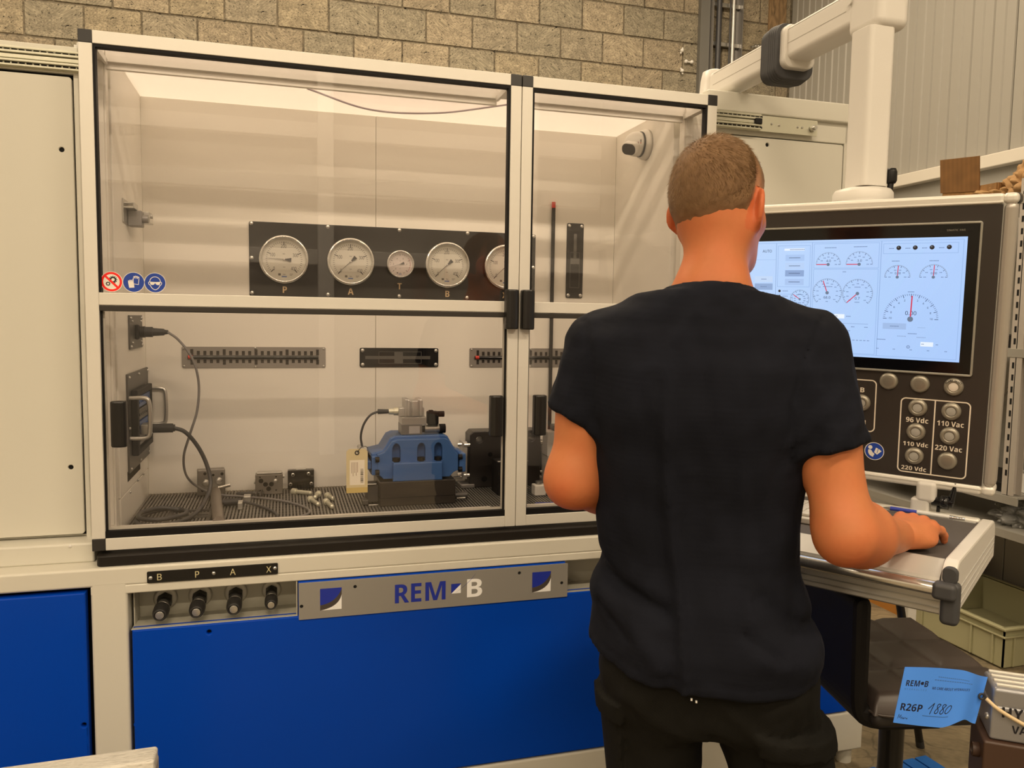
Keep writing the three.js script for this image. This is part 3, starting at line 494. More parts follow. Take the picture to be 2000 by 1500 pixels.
{
  const mk = (x, z, turn, lb, len = .058) => {
    const t = thing('bolt', lb, 'bolt', [x, GY + .0085, z], turn, 'loose cap bolts on the grating');
    obj('head', lathe([[.0045, .0], [.0095, .0], [.0105, .001], [.0105, .015], [.009, .0165], [0, .0165]], 'z', 0, 0, 0, 18), MAT.zinc, t); obj('socket', cyl(.0048, .001, 'z', 0, 0, .0001, 6), MAT.hole, t);
    const th = []; for (let k = 0; k < len - .02; k += .0022) th.push([.0062, .0165 + k], [.0068, .0176 + k]);
    obj('shank', lathe([...th, [.005, len - .002], [0, len]], 'z', 0, 0, 0, 16), MAT.zinc, t);
  };
  mk(.478, -.555, .95, 'loose cap bolt lying sideways in front of the black manifold block', .075); mk(.530, -.43, .28, 'bright cap bolt pointing forward, middle of the loose bolts', .085); mk(.56, -.50, -.25, 'cap bolt lying behind the two that point forward'); mk(.577, -.385, .2, 'cap bolt nearest the front of the loose bolts', .08); mk(.585, -.47, .3, 'cap bolt at the far side of the loose bolts, beside the grating');
}
{
  const t = thing('steel_pipe', 'grey round pipe with bright end fitting lying on the grating', 'pipe', [.24, GY + .0165, -.56], .10);
  obj('pipe', rod([0, 0, 0], [0, 0, .40], .016, 18), M(.24, .21, .185, .45, .5), t);
  obj('fitting', [cyl(.013, .03, 'z', 0, .004, -.018, 6), rod([.0, .006, -.02], [.045, .012, -.035], .006, 10), rod([-.03, -.002, -.01], [.0, .002, -.02], .008, 10)], MAT.chrome, t);
  const p = thing('pressure_sensor_lead', 'short dark lead with black plug and clamp curling on the grating', 'cable', [0, 0, 0]);
  obj('plug', [rod([.275, GY + .012, -.42], [.325, GY + .012, -.425], .011, 12), rod([.262, GY + .014, -.418], [.28, GY + .014, -.42], .007, 10)], MAT.rubber, p);
  obj('clamp', [rb(.318, .332, GY + .001, GY + .022, -.40, -.36, .002), rb(.33, .352, GY + .001, GY + .018, -.50, -.46, .002)], MAT.steel, p);
  obj('lead', tube([[.325, GY + .012, -.425], [.365, GY + .006, -.40], [.416, GY + .005, -.31], [.434, GY + .005, -.225], [.42, GY + .005, -.19]], .0042, 50, 8), MAT.cableDark, p);
  const k = thing('test_lever', 'dark lever tool lying across the grating behind the short lead', 'tool', [.305, GY, -.545], -.05);
  obj('grip', rb(0, .052, .003, .016, -.008, .008, .004), MAT.rubber, k); obj('jaw', [rb(.05, .085, .005, .015, -.007, .009, .002), rb(.06, .066, .001, .018, -.02, .04, .002), rb(.074, .080, .001, .018, -.02, .05, .002)], MAT.darkSteel, k);
  const fr = thing('drain_frame', 'flat dark rectangular frame lying on the grating by the coiled cable', 'frame', [.19, GY, -.30]);
  obj('frame_bar', [bx(-.06, .06, 0, .005, -.08, -.07), bx(.05, .06, 0, .005, -.07, .12), bx(-.06, -.05, 0, .005, -.07, .12), bx(-.05, .05, 0, .003, -.045, -.02), bx(-.05, .05, 0, .003, -.01, .012)], MAT.darkSteel, fr);
}
// ---------- the blue valve on its base ----------
{
  const z1 = -.30, z0 = -.50;
  const b = thing('valve_base', 'dark steel base block carrying the blue valve', 'base block', [.8545, GY, -.395]);
  obj('block', rb(-.119, .119, 0, .077, -.09, .085, .003), M(.055, .047, .04, .38, .4), b);
  obj('seam', rb(-.1195, .1195, .026, .0275, -.0895, .0855, .0003), MAT.hole, b);
  obj('flange', [rb(-.155, -.119, .008, .062, -.02, .05, .003), rb(.119, .135, .008, .03, .0, .05, .003), cyl(.012, .05, 'x', .14, .016, .045, 12), rb(-.17, -.15, .002, .018, .02, .06, .003)], MAT.darkSteel, b);
  for (const [x, y, z] of [[-.14, .066, .055], [-.138, .006, .08], [.138, .07, .02], [.14, .012, .07]]) obj('pin', rod([x - .014, y, z], [x + .014, y, z], .0028, 10), MAT.chrome, b);
  const t = thing('hydraulic_valve', 'blue cast hydraulic valve with grey pilot head and solenoid', 'hydraulic valve', [.8545, GY + .077, -.395]);
  // cast body: side profile extruded front to back, with bolt pockets
  const prof = poly([[-.110, .005], [.105, .005], [.118, .018], [.150, .022], [.150, .076], [.132, .088], [.124, .090], [.100, .132], [.088, .137], [-.066, .137], [-.082, .130], [-.105, .092], [-.142, .084], [-.142, .018], [-.116, .012]]);
  obj('body', ext(prof, .130, -.085, .004), MAT.valveBlue, t);
  const front = poly([[-.106, .006], [.103, .006], [.116, .020], [.130, .026], [.130, .076], [.120, .086], [.097, .124], [.086, .128], [-.064, .128], [-.080, .122], [-.102, .090], [-.124, .082], [-.124, .020], [-.112, .014]]);
  for (const x of [-.066, .012, .066]) { const q = []; q.push([x - .0125, .060], [x + .0125, .060]); for (let k = 0; k <= 10; k++) q.push([x + .0125 * Math.cos(k * Math.PI / 10), .096 + .020 * Math.sin(k * Math.PI / 10)]); hull(front, q.reverse()); }
  obj('front_casting', ext(front, .026, .043, .002), MAT.valveBlue, t);
  obj('front_pad', ext(poly([[-.078, 0], [.076, 0], [.076, .058], [-.078, .058]]), .020, .066, .003), MAT.valveBlue, t);
  for (const x of [-.066, .012, .066]) obj('cap_bolt', [cyl(.0115, .012, 'y', x, .0645, .062, 18), cyl(.006, .0125, 'y', x, .0648, .062, 6)], MAT.black, t);
  for (const s of [-1, 1]) {
    const x0 = s < 0 ? -.142 : .134;
    obj('end_cap', [rb(x0, x0 + .022, .018, .078, -.055, .066, .004), rb(s < 0 ? -.165 : .15, s < 0 ? -.142 : .156, .036, .062, -.03, .06, .004)], MAT.valveBlue, t);
    obj('cap_bolt', [[.068, .05], [.028, .05], [.068, -.04]].map(([y, z]) => cyl(.0085, .012, 'x', s < 0 ? -.125 : .137, y, z + .018, 14)), MAT.black, t);
  }
  obj('finned_housing', [...[...Array(7)].map((_, k) => rb(-.178, -.160, .018 + k * .012, .026 + k * .012, -.03, .055, .002)), rb(-.176, -.162, .016, .102, -.025, .05, .002)], MAT.aluGrey, t);
  // pilot head
  obj('pilot_plate', rb(-.046, .020, .137, .171, -.040, .035, .002), MAT.greyMetal, t);
  obj('pilot_block', rb(-.045, .034, .168, .194, -.042, .036, .003), MAT.aluGrey, t);
  obj('label_plate', bx(-.022, .012, .142, .165, .0352, .0358), M(.62, .60, .60, .4), t);
  const hp = poly([[-.030, 0], [.032, 0], [.032, .028], [.026, .032], [.026, .056], [.012, .056], [.010, .050], [-.014, .050], [-.016, .056], [-.030, .056]]);
  obj('pilot_head', [ext(hp, .066, -.034, .002).translate(-.005, .194, 0), rb(-.028, -.018, .196, .248, .030, .037, .003), rb(.010, .021, .196, .248, .030, .037, .003), rb(-.014, .006, .196, .246, .030, .041, .003), rb(-.052, -.03, .194, .222, -.02, .02, .003)], MAT.aluGrey, t);
  obj('cable_socket', [cyl(.013, .016, 'x', -.058, .209, 0, 8), cyl(.0095, .02, 'x', -.072, .209, 0, 16)], MAT.zinc, t);
  obj('sensor_plug', [cyl(.008, .036, 'x', -.098, .209, 0, 14, .0065)], MAT.rubber, t);
  obj('sensor_cable', tube([[-.115, .209, 0], [-.138, .200, .004], [-.160, .172, .01], [-.170, .135, .015], [-.166, .10, .015]], .0036, 50, 8), MAT.cableDark, t);
  obj('solenoid', [cyl(.0135, .048, 'x', .056, .152, .008, 22)], MAT.steel, t);
  obj('solenoid_cap', [cyl(.0150, .020, 'x', .089, .152, .008, 20), cyl(.012, .012, 'x', .030, .152, .008, 6)], MAT.black, t);
  obj('plug_connector', [rb(.040, .075, .166, .208, -.010, .026, .004), cyl(.0095, .026, 'x', .082, .199, .008, 14), rb(.046, .060, .206, .212, -.002, .014, .002)], MAT.blackSoft, t);
  // paper tag hanging from the finned end
  const g = thing('paper_tag', 'cream hanging paper tag on the left end of the blue valve', 'tag', [.667, 1.052, -.318]);
  const sh = poly([[-.024, 0], [-.032, -.008], [-.032, -.136], [.032, -.136], [.032, -.008], [.024, 0]]); hole(sh, 0, -.012, .003);
  const tt = canvasTex(256, 512, (c) => { c.fillStyle = '#e0d2a6'; c.fillRect(0, 0, 256, 512); c.fillStyle = '#d8c077'; c.fillRect(0, 450, 256, 62); c.fillStyle = '#fbf3e0'; c.fillRect(40, 130, 180, 290); c.save(); c.translate(128, 275); c.rotate(Math.PI / 2); c.fillStyle = '#3a3228'; for (let i = 0; i < 14; i++) c.fillRect(-40 + i * 12, -76, 4 + (i * 7) % 6, 34); c.fillStyle = '#8a6a4c'; for (let i = 0; i < 5; i++) c.fillRect(-120, -10 + i * 18, 120 + (i * 37) % 70, 5); c.restore(); });
  const tg = ext(sh, .0012); { const p = tg.attributes.position, uv = tg.attributes.uv; for (let i = 0; i < p.count; i++) { uv.setXY(i, (p.getX(i) + .032) / .064, (p.getY(i) + .136) / .136); } }
  obj('card', tg, new THREE.MeshStandardMaterial({ map: tt, roughness: .7 }), g);
  obj('eyelet', new THREE.TorusGeometry(.0055, .0018, 8, 20).translate(0, -.012, .0012), MAT.phos, g);
  obj('wire', tube([[0, -.012, .001], [.012, .004, .002], [.026, .006, -.006], [.034, -.002, -.02]], .001, 24, 6), MAT.phos, g);
}
// ---------- the black valve blocks behind the door post ----------
{
  const t = thing('port_block', 'big black machined block with silver end plates behind the door posts', 'valve block', [1.195, GY, -.555]);
  const sh = poly([[-.128, 0], [.128, 0], [.128, .185], [.116, .197], [-.116, .197], [-.128, .185]]); hole(sh, -.094, .168, .011); hole(sh, .094, .168, .011);
  obj('body', ext(sh, .075, -.04, .003), M(.045, .041, .038, .35, .3), t);
  obj('port', [cyl(.008, .002, 'z', -.055, .115, .035, 16), cyl(.017, .002, 'z', -.03, .062, .035, 20), cyl(.018, .003, 'z', .012, .125, .035, 20), cyl(.010, .002, 'z', -.075, .03, .035, 16)], MAT.hole, t);
  for (const s of [-1, 1]) {
    obj('end_plate', rb(s < 0 ? -.152 : .135, s < 0 ? -.135 : .152, .03, .16, -.03, .03, .002), MAT.aluGrey, t);
    obj('bolt', [.150, .045].map((y) => [cyl(.0075, .014, 'x', s * .160, y, .015, 12), cyl(.0075, .02, 'x', s * .138, y, .03, 12)]).flat(), MAT.chrome, t);
  }
  obj('foot', rb(-.16, -.11, 0, .014, -.03, .04, .003), MAT.greyMetal, t);
  const u = thing('side_block', 'small black block with a bright top edge in front of the big black one', 'valve block', [1.183, GY, -.425]);
  obj('body', rb(-.052, .052, 0, .112, -.04, .04, .003), MAT.black, u); obj('top_edge', rb(-.052, .052, .112, .115, .03, .042, .001), MAT.steel, u); obj('port', [cyl(.012, .002, 'z', .01, .05, .04, 16)], MAT.hole, u);
  const v = thing('aluminium_block', 'pale upright aluminium block beside the man\'s elbow in the cabin', 'valve block', [1.345, GY, -.44]);
  obj('body', [rb(-.032, .06, 0, .12, -.03, .03, .003), rb(-.032, .06, .122, .205, -.03, .024, .003)], M(.55, .54, .52, .38, .4), v); obj('seam_edge', rb(-.033, .061, .119, .1225, -.03, .031, .0005), MAT.steel, v); obj('top_plate', rb(-.005, .09, .205, .225, -.03, .03, .003), MAT.darkSteel, v);
  const w = thing('fitting_block', 'white small fitting block on the grating beside the black block', 'fitting', [1.27, GY, -.37]); obj('body', rb(-.02, .02, 0, .036, -.02, .02, .004), MAT.plastic, w); obj('top', cyl(.012, .01, 'y', 0, .041, 0, 14), MAT.steel, w);
  const x = thing('low_block', 'low dark block on the grating, nearest the right-hand pane', 'valve block', [1.375, GY, -.29]); obj('body', rb(-.075, .09, 0, .034, -.05, .04, .003), MAT.darkSteel, x); obj('plug', cyl(.012, .006, 'y', -.03, .037, 0, 16), MAT.steel, x);
  const p = thing('ball_pen', 'thin blue pen lying on the grating behind the narrow door', 'pen', [1.21, GY + .0045, -.225], -.04);
  obj('barrel', rod([0, 0, 0], [.105, 0, 0], .0043, 10), M(.03, .045, .30, .4), p); obj('tip', rod([.105, 0, 0], [.122, 0, 0], .004, 10, .0012), MAT.steel, p); obj('clip', bx(.003, .035, .0036, .0052, -.0012, .0012), M(.05, .07, .35, .3), p);
}
// ---------- operator panel on its swing arm ----------
const ARMX = 1.80, ARMY = 2.205, COLZ = .505;
{
  const t = thing('swing_arm', 'off-white swing arm with black bellows joint holding the operator panel', 'support arm', [0, 0, 0]);
  const sec = (w, h) => { const s = rrect(-w / 2, w / 2, -h / 2, h / 2, .016); return s; };
  // horizontal arm in two pieces, along +z
  const bar = (za, zb, w, h) => ext(sec(w, h), zb - za, za, .002, 6).translate(ARMX, ARMY, 0);
  obj('rear_arm', [bar(-.21, .135, .068, .082)], MAT.armPaint, t);
  obj('arm_groove', [bx(ARMX - .0345, ARMX - .0338, ARMY - .004, ARMY - .0025, -.19, .13), bx(ARMX - .0345, ARMX - .0338, ARMY + .030, ARMY + .031, -.19, .13), bx(ARMX - .0405, ARMX - .0398, ARMY - .004, ARMY - .0025, .19, COLZ - .07), bx(ARMX - .0405, ARMX - .0398, ARMY + .033, ARMY + .034, .19, COLZ - .07)], M(.42, .39, .34, .6), t);
  obj('mount_foot', [lathe([[0, 0], [.058, 0], [.058, .012], [.045, .022], [.042, .075], [.036, .105], [.02, .112], [0, .112]], 'y', ARMX, 2.1535, -.245, 32)], MAT.armPaint, t);
  obj('bellows', [...[...Array(9)].map((_, i) => { const k = 1 - Math.abs(i - 4) * .012; return ext(rrect(-.062 * k, .062 * k, -.088 * k, .066 * k, .03), .0095, .108 + i * .0082, .003, 8).translate(ARMX, ARMY - .004, 0); })], M(.05, .05, .054, .65), t);
  obj('joint_collar', [ext(rrect(-.048, .048, -.064, .050, .022), .030, .176, .005, 8).translate(ARMX, ARMY, 0)], MAT.armPaint, t);
  obj('front_arm', [bar(.195, COLZ - .04, .080, .088)], MAT.armPaint, t);
  obj('arm_elbow', [rb(ARMX - .045, ARMX + .045, ARMY - .075, ARMY + .05, COLZ - .062, COLZ + .048, .022, 4)], MAT.armPaint, t);
  obj('elbow_screw', [cyl(.008, .006, 'x', ARMX - .046, ARMY + .012, COLZ - .05, 16)], MAT.armPaint, t);
  obj('column', [ext(rrect(-.036, .036, -.036, .036, .014), ARMY - .07 - 1.775, 0, .001, 8).rotateX(-Math.PI / 2).translate(ARMX - .020, 1.775, COLZ + .003)], MAT.armPaint, t);
  obj('swivel_head', [lathe([[0, 0], [.066, 0], [.068, .004], [.068, .024], [.066, .026], [.068, .028], [.067, .044], [.062, .052], [.04, .058], [0, .06]], 'y', ARMX - .016, 1.718, COLZ - .010, 40)], MAT.armPaint, t);
  obj('clamp_lever', [rod([ARMX + .026, 1.770, COLZ + .03], [ARMX + .028, 1.785, COLZ + .03], .007, 12), lathe([[.0, 0], [.010, 0], [.013, .006], [.013, .026], [.010, .034], [0, .036]], 'y', ARMX + .028, 1.784, COLZ + .03, 14)], MAT.black, t);
}
const PO = V3(1.8607, 1.70, .8148), e1 = V3(.6183, -.0212, .7856).normalize(), e2 = V3(-.083, .9923, .0921), e3 = V3().crossVectors(e1, e2).normalize(); e2.crossVectors(e3, e1).normalize();
function onPanel(o) { o.position.copy(PO); o.quaternion.setFromRotationMatrix(new THREE.Matrix4().makeBasis(e1, e2, e3)); return o; }
const WP = .582, HP = .598;
const panel = onPanel(thing('operator_panel', 'dark grey operator panel with lit touch screen and round buttons', 'control panel'));
{
  obj('housing', [rb(-WP - .022, .022, -HP - .018, .018, -.105, -.004, .02, 4)], M(.50, .49, .45, .42, .2), panel);
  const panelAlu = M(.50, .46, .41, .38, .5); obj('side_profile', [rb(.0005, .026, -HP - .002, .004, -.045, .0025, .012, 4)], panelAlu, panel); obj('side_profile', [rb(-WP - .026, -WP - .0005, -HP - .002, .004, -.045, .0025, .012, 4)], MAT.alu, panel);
  obj('top_profile', [rb(-WP - .0, .0005, .0005, .0225, -.05, .0025, .007, 3), rb(-WP, .0005, .003, .007, 0, .0035, .0012)], MAT.alu, panel); obj('bottom_profile', [rb(-WP, .0005, -HP - .022, -HP - .0005, -.05, .0025, .007, 3), rb(-WP, .0005, -HP - .010, -HP - .006, 0, .0036, .0012)], MAT.alu, panel);
  for (const [x, y] of [[.012, .012], [.012, -HP - .011], [-WP - .012, .012], [-WP - .012, -HP - .011]]) obj('corner_piece', rb(x - .0135, x + .0135, y - .011, y + .011, -.05, .0015, .009, 3), MAT.alu, panel);
  obj('corner_cap', [rb(.006, .0275, .0, .0235, -.11, -.035, .009, 3)], MAT.anod, panel);
  obj('face_plate', bx(-WP, 0, -HP, 0, -.006, .0), M(.036, .028, .023, .48), panel);
  // touch screen
  obj('screen_frame', [ext(hull(rrect(-.550, -.0325, -.3585, -.0315, .006), [[-.5455, -.036], [-.037, -.036], [-.037, -.354], [-.5455, -.354]]), .006, 0, .001)], M(.42, .41, .36, .4, .5), panel);
  obj('screen_glass', bx(-.5456, -.0369, -.3541, -.0359, 0, .0035), M(.004, .004, .005, .12), panel);
  const lt = canvasTex(512, 64, (g, w, h) => { g.clearRect(0, 0, w, h); g.fillStyle = '#8d8a80'; g.font = '44px sans-serif'; g.textAlign = 'center'; g.textBaseline = 'middle'; g.save(); g.translate(w / 2, h / 2); g.scale(1.1, 1); g.fillText('SIMATIC HMI', 0, 0); g.restore(); });
  obj('lettering', plane(-.112, -.050, -.0525, -.0447, .0038), new THREE.MeshStandardMaterial({ map: lt, transparent: true, roughness: .5 }), panel);
  // display picture: px of the picture run over the display area, s from -.523 to -.0585
  const DW = 1600, DH = 916, SX = (s) => (s + .523) / .4645 * DW, SY = (t) => (-.0625 - t) / .2665 * DH;
  const pic = canvasTex(DW, DH, (g) => {
    g.fillStyle = '#b3d1fb'; g.fillRect(0, 0, DW, DH); const gr = g.createLinearGradient(0, 0, DW, DH); gr.addColorStop(0, 'rgba(255,255,255,.10)'); gr.addColorStop(1, 'rgba(120,160,240,.14)'); g.fillStyle = gr; g.fillRect(0, 0, DW, DH);
    g.strokeStyle = '#8fb0e2'; g.fillStyle = '#39455c'; g.textAlign = 'center'; g.textBaseline = 'middle';
    const box = (x, y, w, h, f, lw = 3) => { if (f) { g.fillStyle = f; g.fillRect(x, y, w, h); } else { g.lineWidth = lw; g.strokeStyle = '#93b2e0'; g.strokeRect(x, y, w, h); } };
    const scrib = (x, y, w, c = '#6b7fa6') => { g.fillStyle = c; for (let k = 0; k < w; k += 9) g.fillRect(x - w / 2 + k, y - 3, 6, 6); };
    const needle = (x, y, a, r, lw, hub) => { g.strokeStyle = '#d9263c'; g.lineWidth = lw; g.beginPath(); g.moveTo(x, y); g.lineTo(x + Math.cos(a) * r, y + Math.sin(a) * r); g.stroke(); g.fillStyle = '#6f7c92'; g.beginPath(); g.arc(x, y, hub, 0, 7); g.fill(); };
    const arc = (x, y, r, a0, a1, n, m) => { g.strokeStyle = '#9fb6d8'; g.lineWidth = 6; g.beginPath(); g.arc(x, y, r, a0, a1); g.stroke(); g.strokeStyle = '#5e6f92'; for (let i = 0; i <= n; i++) { const a = a0 + (a1 - a0) * i / n, q = i % m ? r - 8 : r - 16; g.lineWidth = i % m ? 2 : 4; g.beginPath(); g.moveTo(x + Math.cos(a) * q, y + Math.sin(a) * q); g.lineTo(x + Math.cos(a) * r, y + Math.sin(a) * r); g.stroke(); if (i % m === 0) scrib(x + Math.cos(a) * (r - 34), y + Math.sin(a) * (r - 34), 14); } };
    const txt = (s, x, y, px) => { g.fillStyle = '#38445e'; g.font = px + 'px sans-serif'; g.fillText(s, x, y); };
    // columns
    for (const x of [235, 520, 1030]) { g.strokeStyle = '#8eabd8'; g.lineWidth = 4; g.beginPath(); g.moveTo(x, 18); g.lineTo(x, 900); g.stroke(); }
    box(18, 18, 1560, 880);
    // first column
    txt('AUTO', 160, 80, 30); g.strokeStyle = '#a3bfea'; g.beginPath(); g.moveTo(20, 150); g.lineTo(235, 150); g.stroke();
    box(60, 285, 150, 48, '#c3d8f6'); scrib(135, 309, 40); box(60, 345, 150, 52, '#93acd4'); scrib(135, 371, 50);
    // second column
    box(250, 40, 255, 330); box(300, 62, 160, 18, '#e6f1ff'); scrib(400, 71, 110);
    for (const [y, f] of [[112, '#aac6f0'], [176, '#b8d1f6'], [236, '#8fa8d2'], [306, '#abc5ee']]) { box(310, y, 150, 50, f); scrib(385, y + 25, 90, '#4a5a7a'); }
    for (const y of [405, 447, 475, 505]) { g.fillStyle = '#3c3434'; g.beginPath(); g.arc(268, y, 10, 0, 7); g.fill(); scrib(315, y, 44); }
    box(255, 430, 120, 130); arc(432, 470, 74, Math.PI * .75, Math.PI * 2.25, 20, 2); needle(432, 470, Math.PI * 1.2, 62, 5, 9); scrib(432, 500, 26); scrib(432, 430, 26); g.fillStyle = '#2b2424'; g.beginPath(); g.arc(455, 590, 9, 0, 7); g.fill();
    // third column
    box(535, 30, 480, 190); box(535, 230, 480, 660); scrib(660, 62, 90); scrib(880, 58, 96);
    arc(645, 192, 92, Math.PI, Math.PI * 2, 12, 2); needle(645, 192, Math.PI, 90, 6, 12); txt('4.0', 647, 164, 26); arc(875, 192, 96, Math.PI, Math.PI * 2, 12, 2); needle(875, 192, Math.PI, 92, 6, 12); txt('3.0', 877, 164, 26);
    scrib(770, 250, 26); arc(645, 415, 110, Math.PI * .76, Math.PI * 2.24, 30, 3); needle(645, 415, Math.PI * 1.39, 100, 6, 13); txt('68.0', 645, 452, 28); scrib(648, 366, 70); scrib(645, 484, 16); arc(872, 418, 110, Math.PI * .76, Math.PI * 2.24, 30, 3); needle(872, 418, Math.PI * .76, 104, 6, 13); txt('0.7', 872, 455, 28); scrib(872, 368, 44); scrib(872, 486, 34);
    for (const [y] of [[598], [712]]) { box(705, y - 16, 78, 34, '#eef6ff'); scrib(722, y, 14); scrib(810, y, 28); } scrib(560, 598, 60); g.strokeStyle = '#8aa2cc'; g.lineWidth = 3; g.beginPath(); g.moveTo(640, 655); g.lineTo(960, 655); g.stroke(); g.beginPath(); g.arc(748, 655, 10, 0, 7); g.stroke(); for (let i = 0; i < 4; i++) scrib(650 + i * 98, 680, 20); for (let i = 0; i < 13; i++) scrib(640 + i * 27, 785, 12);
    // fourth column
    box(1045, 40, 500, 74); for (let i = 0; i < 4; i++) { const x = 1150 + i * 112; const q = g.createRadialGradient(x - 4, 66, 1, x, 70, 17); q.addColorStop(0, '#8a8d94'); q.addColorStop(.4, '#2e2b2c'); q.addColorStop(1, '#241f20'); g.fillStyle = q; g.beginPath(); g.arc(x, 72, 16, 0, 7); g.fill(); scrib(x - 52, 76, 28); }
    scrib(1135, 170, 54); scrib(1392, 170, 58); arc(1150, 290, 88, Math.PI, Math.PI * 2, 20, 4); needle(1150, 290, -Math.PI / 2 + .05, 86, 5, 11); txt('0.00', 1152, 262, 22); arc(1394, 290, 92, Math.PI, Math.PI * 2, 20, 4); needle(1394, 290, -Math.PI / 2 + .03, 88, 5, 11); txt('0.00', 1396, 262, 22);
    scrib(1250, 400, 40); g.strokeStyle = '#5e6f92'; for (let i = 0; i <= 40; i++) { const a = Math.PI + Math.PI * i / 40, r0 = i % 4 ? 176 : 164; g.lineWidth = i % 4 ? 3 : 5; g.beginPath(); g.moveTo(1255 + Math.cos(a) * r0, 604 + Math.sin(a) * r0); g.lineTo(1255 + Math.cos(a) * 190, 604 + Math.sin(a) * 190); g.stroke(); }
    ['-10', '8', '6', '4', '2', '', '2', '4', '6', '8', '10'].forEach((s, i) => { const a = Math.PI + Math.PI * i / 10; txt(s, 1255 + Math.cos(a) * 142, 600 + Math.sin(a) * 142, 20); });
    txt('0.00', 1257, 560, 42); needle(1255, 606, -Math.PI / 2 + .03, 176, 8, 20); box(1066, 640, 164, 46, '#a3bde6'); scrib(1148, 663, 60); scrib(1335, 668, 50, '#9db6dd'); scrib(1275, 716, 60); scrib(1200, 738, 56, '#8da3c9'); scrib(1335, 742, 56, '#8da3c9'); scrib(1060, 768, 62); box(1335, 775, 86, 34, '#e8f2ff'); scrib(1350, 792, 14); scrib(1445, 792, 12); for (let i = 0; i < 5; i++) scrib(1035 + i * 118, 840, 14); g.strokeStyle = '#8aa2cc'; g.beginPath(); g.arc(1252, 818, 9, 0, 7); g.stroke();
  });
  const dm = new THREE.MeshStandardMaterial({ color: 0x050505, emissive: 0xffffff, emissiveMap: pic, emissiveIntensity: 1.02, roughness: .25 });
  obj('screen_display', plane(-.523, -.0585, -.329, -.0625, .0039), dm, panel);
  const L = new THREE.RectAreaLight(new THREE.Color().setRGB(.42, .62, 1), .5, .46, .26); L.position.set(-.291, -.196, .006); L.rotation.y = Math.PI; panel.add(L);
  // printed frames and words on the lower face
  const PW = 2048, PX = PW / .42, PHt = Math.round(.232 * PX);   // s -.42..0, t -.6..-.368
  const U = (s) => (s + .42) * PX, Vv = (t) => (-.368 - t) * PX;
  const pt = canvasTex(PW, PHt, (g) => {
    g.clearRect(0, 0, PW, PHt); g.strokeStyle = g.fillStyle = '#f1e6d4'; g.lineWidth = .0028 * PX; g.lineJoin = 'round';
    const frame = (a, b, c, d) => { const r = .010 * PX; g.beginPath(); g.moveTo(U(a) + r, Vv(d)); g.arcTo(U(b), Vv(d), U(b), Vv(c), r); g.arcTo(U(b), Vv(c), U(a), Vv(c), r); g.arcTo(U(a), Vv(c), U(a), Vv(d), r); g.arcTo(U(a), Vv(d), U(b), Vv(d), r); g.closePath(); g.stroke(); };
    frame(-.1675, -.0315, -.5875, -.4165); frame(-.405, -.2212, -.503, -.3825);
    g.beginPath(); g.moveTo(U(-.0993), Vv(-.4165)); g.lineTo(U(-.0993), Vv(-.5875)); g.stroke();
    g.font = 'bold ' + Math.round(.0138 * PX) + 'px sans-serif'; g.textAlign = 'center'; g.textBaseline = 'middle';
    for (const [s, a, b, w] of [['96 Vdc', -.1333, -.4655, .046], ['110 Vdc', -.1337, -.5215, .052], ['220 Vdc', -.1345, -.578, .052], ['110 Vac', -.0675, -.4670, .053], ['220 Vac', -.0680, -.5228, .054], ['B', -.2508, -.4065, .0115]]) { const k = w * PX / g.measureText(s).width; g.save(); g.translate(U(a), Vv(b)); g.scale(k, k > 1.05 ? 1.15 : 1); g.fillText(s, 0, 0); g.restore(); }
    // valve symbol
    g.lineWidth = .0018 * PX; g.beginPath(); g.moveTo(U(-.275), Vv(-.466)); g.lineTo(U(-.262), Vv(-.466)); g.lineTo(U(-.262), Vv(-.490)); g.moveTo(U(-.262), Vv(-.478)); g.lineTo(U(-.241), Vv(-.478)); g.lineTo(U(-.241), Vv(-.490)); g.lineTo(U(-.275), Vv(-.490)); g.stroke(); g.beginPath(); g.moveTo(U(-.242), Vv(-.4785)); g.lineTo(U(-.253), Vv(-.484)); g.lineTo(U(-.242), Vv(-.4895)); g.closePath(); g.fill();
    // read-the-manual disc
    const cx = U(-.2185), cy = Vv(-.5487), R = .0212 * PX; g.fillStyle = '#f6f0e6'; g.beginPath(); g.arc(cx, cy, R, 0, 7); g.fill(); g.fillStyle = '#2046ad'; g.beginPath(); g.arc(cx, cy, R * .93, 0, 7); g.fill();
    g.fillStyle = '#f6f0e6'; g.beginPath(); g.arc(cx - R * .42, cy - R * .42, R * .22, 0, 7); g.fill(); g.beginPath(); g.moveTo(cx - R * .62, cy - R * .12); g.quadraticCurveTo(cx - R * .3, cy - R * .25, cx - R * .18, cy + R * .12); g.lineTo(cx + R * .05, cy + R * .3); g.lineTo(cx - R * .05, cy + R * .5); g.lineTo(cx - R * .1, cy + R * .66); g.quadraticCurveTo(cx - R * .7, cy + R * .5, cx - R * .62, cy - R * .12); g.fill();
    g.beginPath(); g.moveTo(cx - R * .02, cy + R * .12); g.lineTo(cx + R * .16, cy - R * .42); g.lineTo(cx + R * .4, cy - R * .34); g.lineTo(cx + R * .74, cy - R * .08); g.lineTo(cx + R * .3, cy + R * .36); g.closePath(); g.fill(); g.strokeStyle = '#2046ad'; g.lineWidth = R * .05; g.beginPath(); g.moveTo(cx + R * .4, cy - R * .34); g.lineTo(cx + R * .28, cy + R * .18); g.stroke();
  });
  obj('print', plane(-.42, 0, -.6, -.368, .0006).translate(0, 0, 0), new THREE.MeshStandardMaterial({ map: pt, transparent: true, roughness: .5 }), panel);
  // push buttons
  const ringM = M(.36, .33, .27, .42, .6), capM = M(.44, .42, .38, .45, .1), lensM = M(.80, .72, .63, .35);
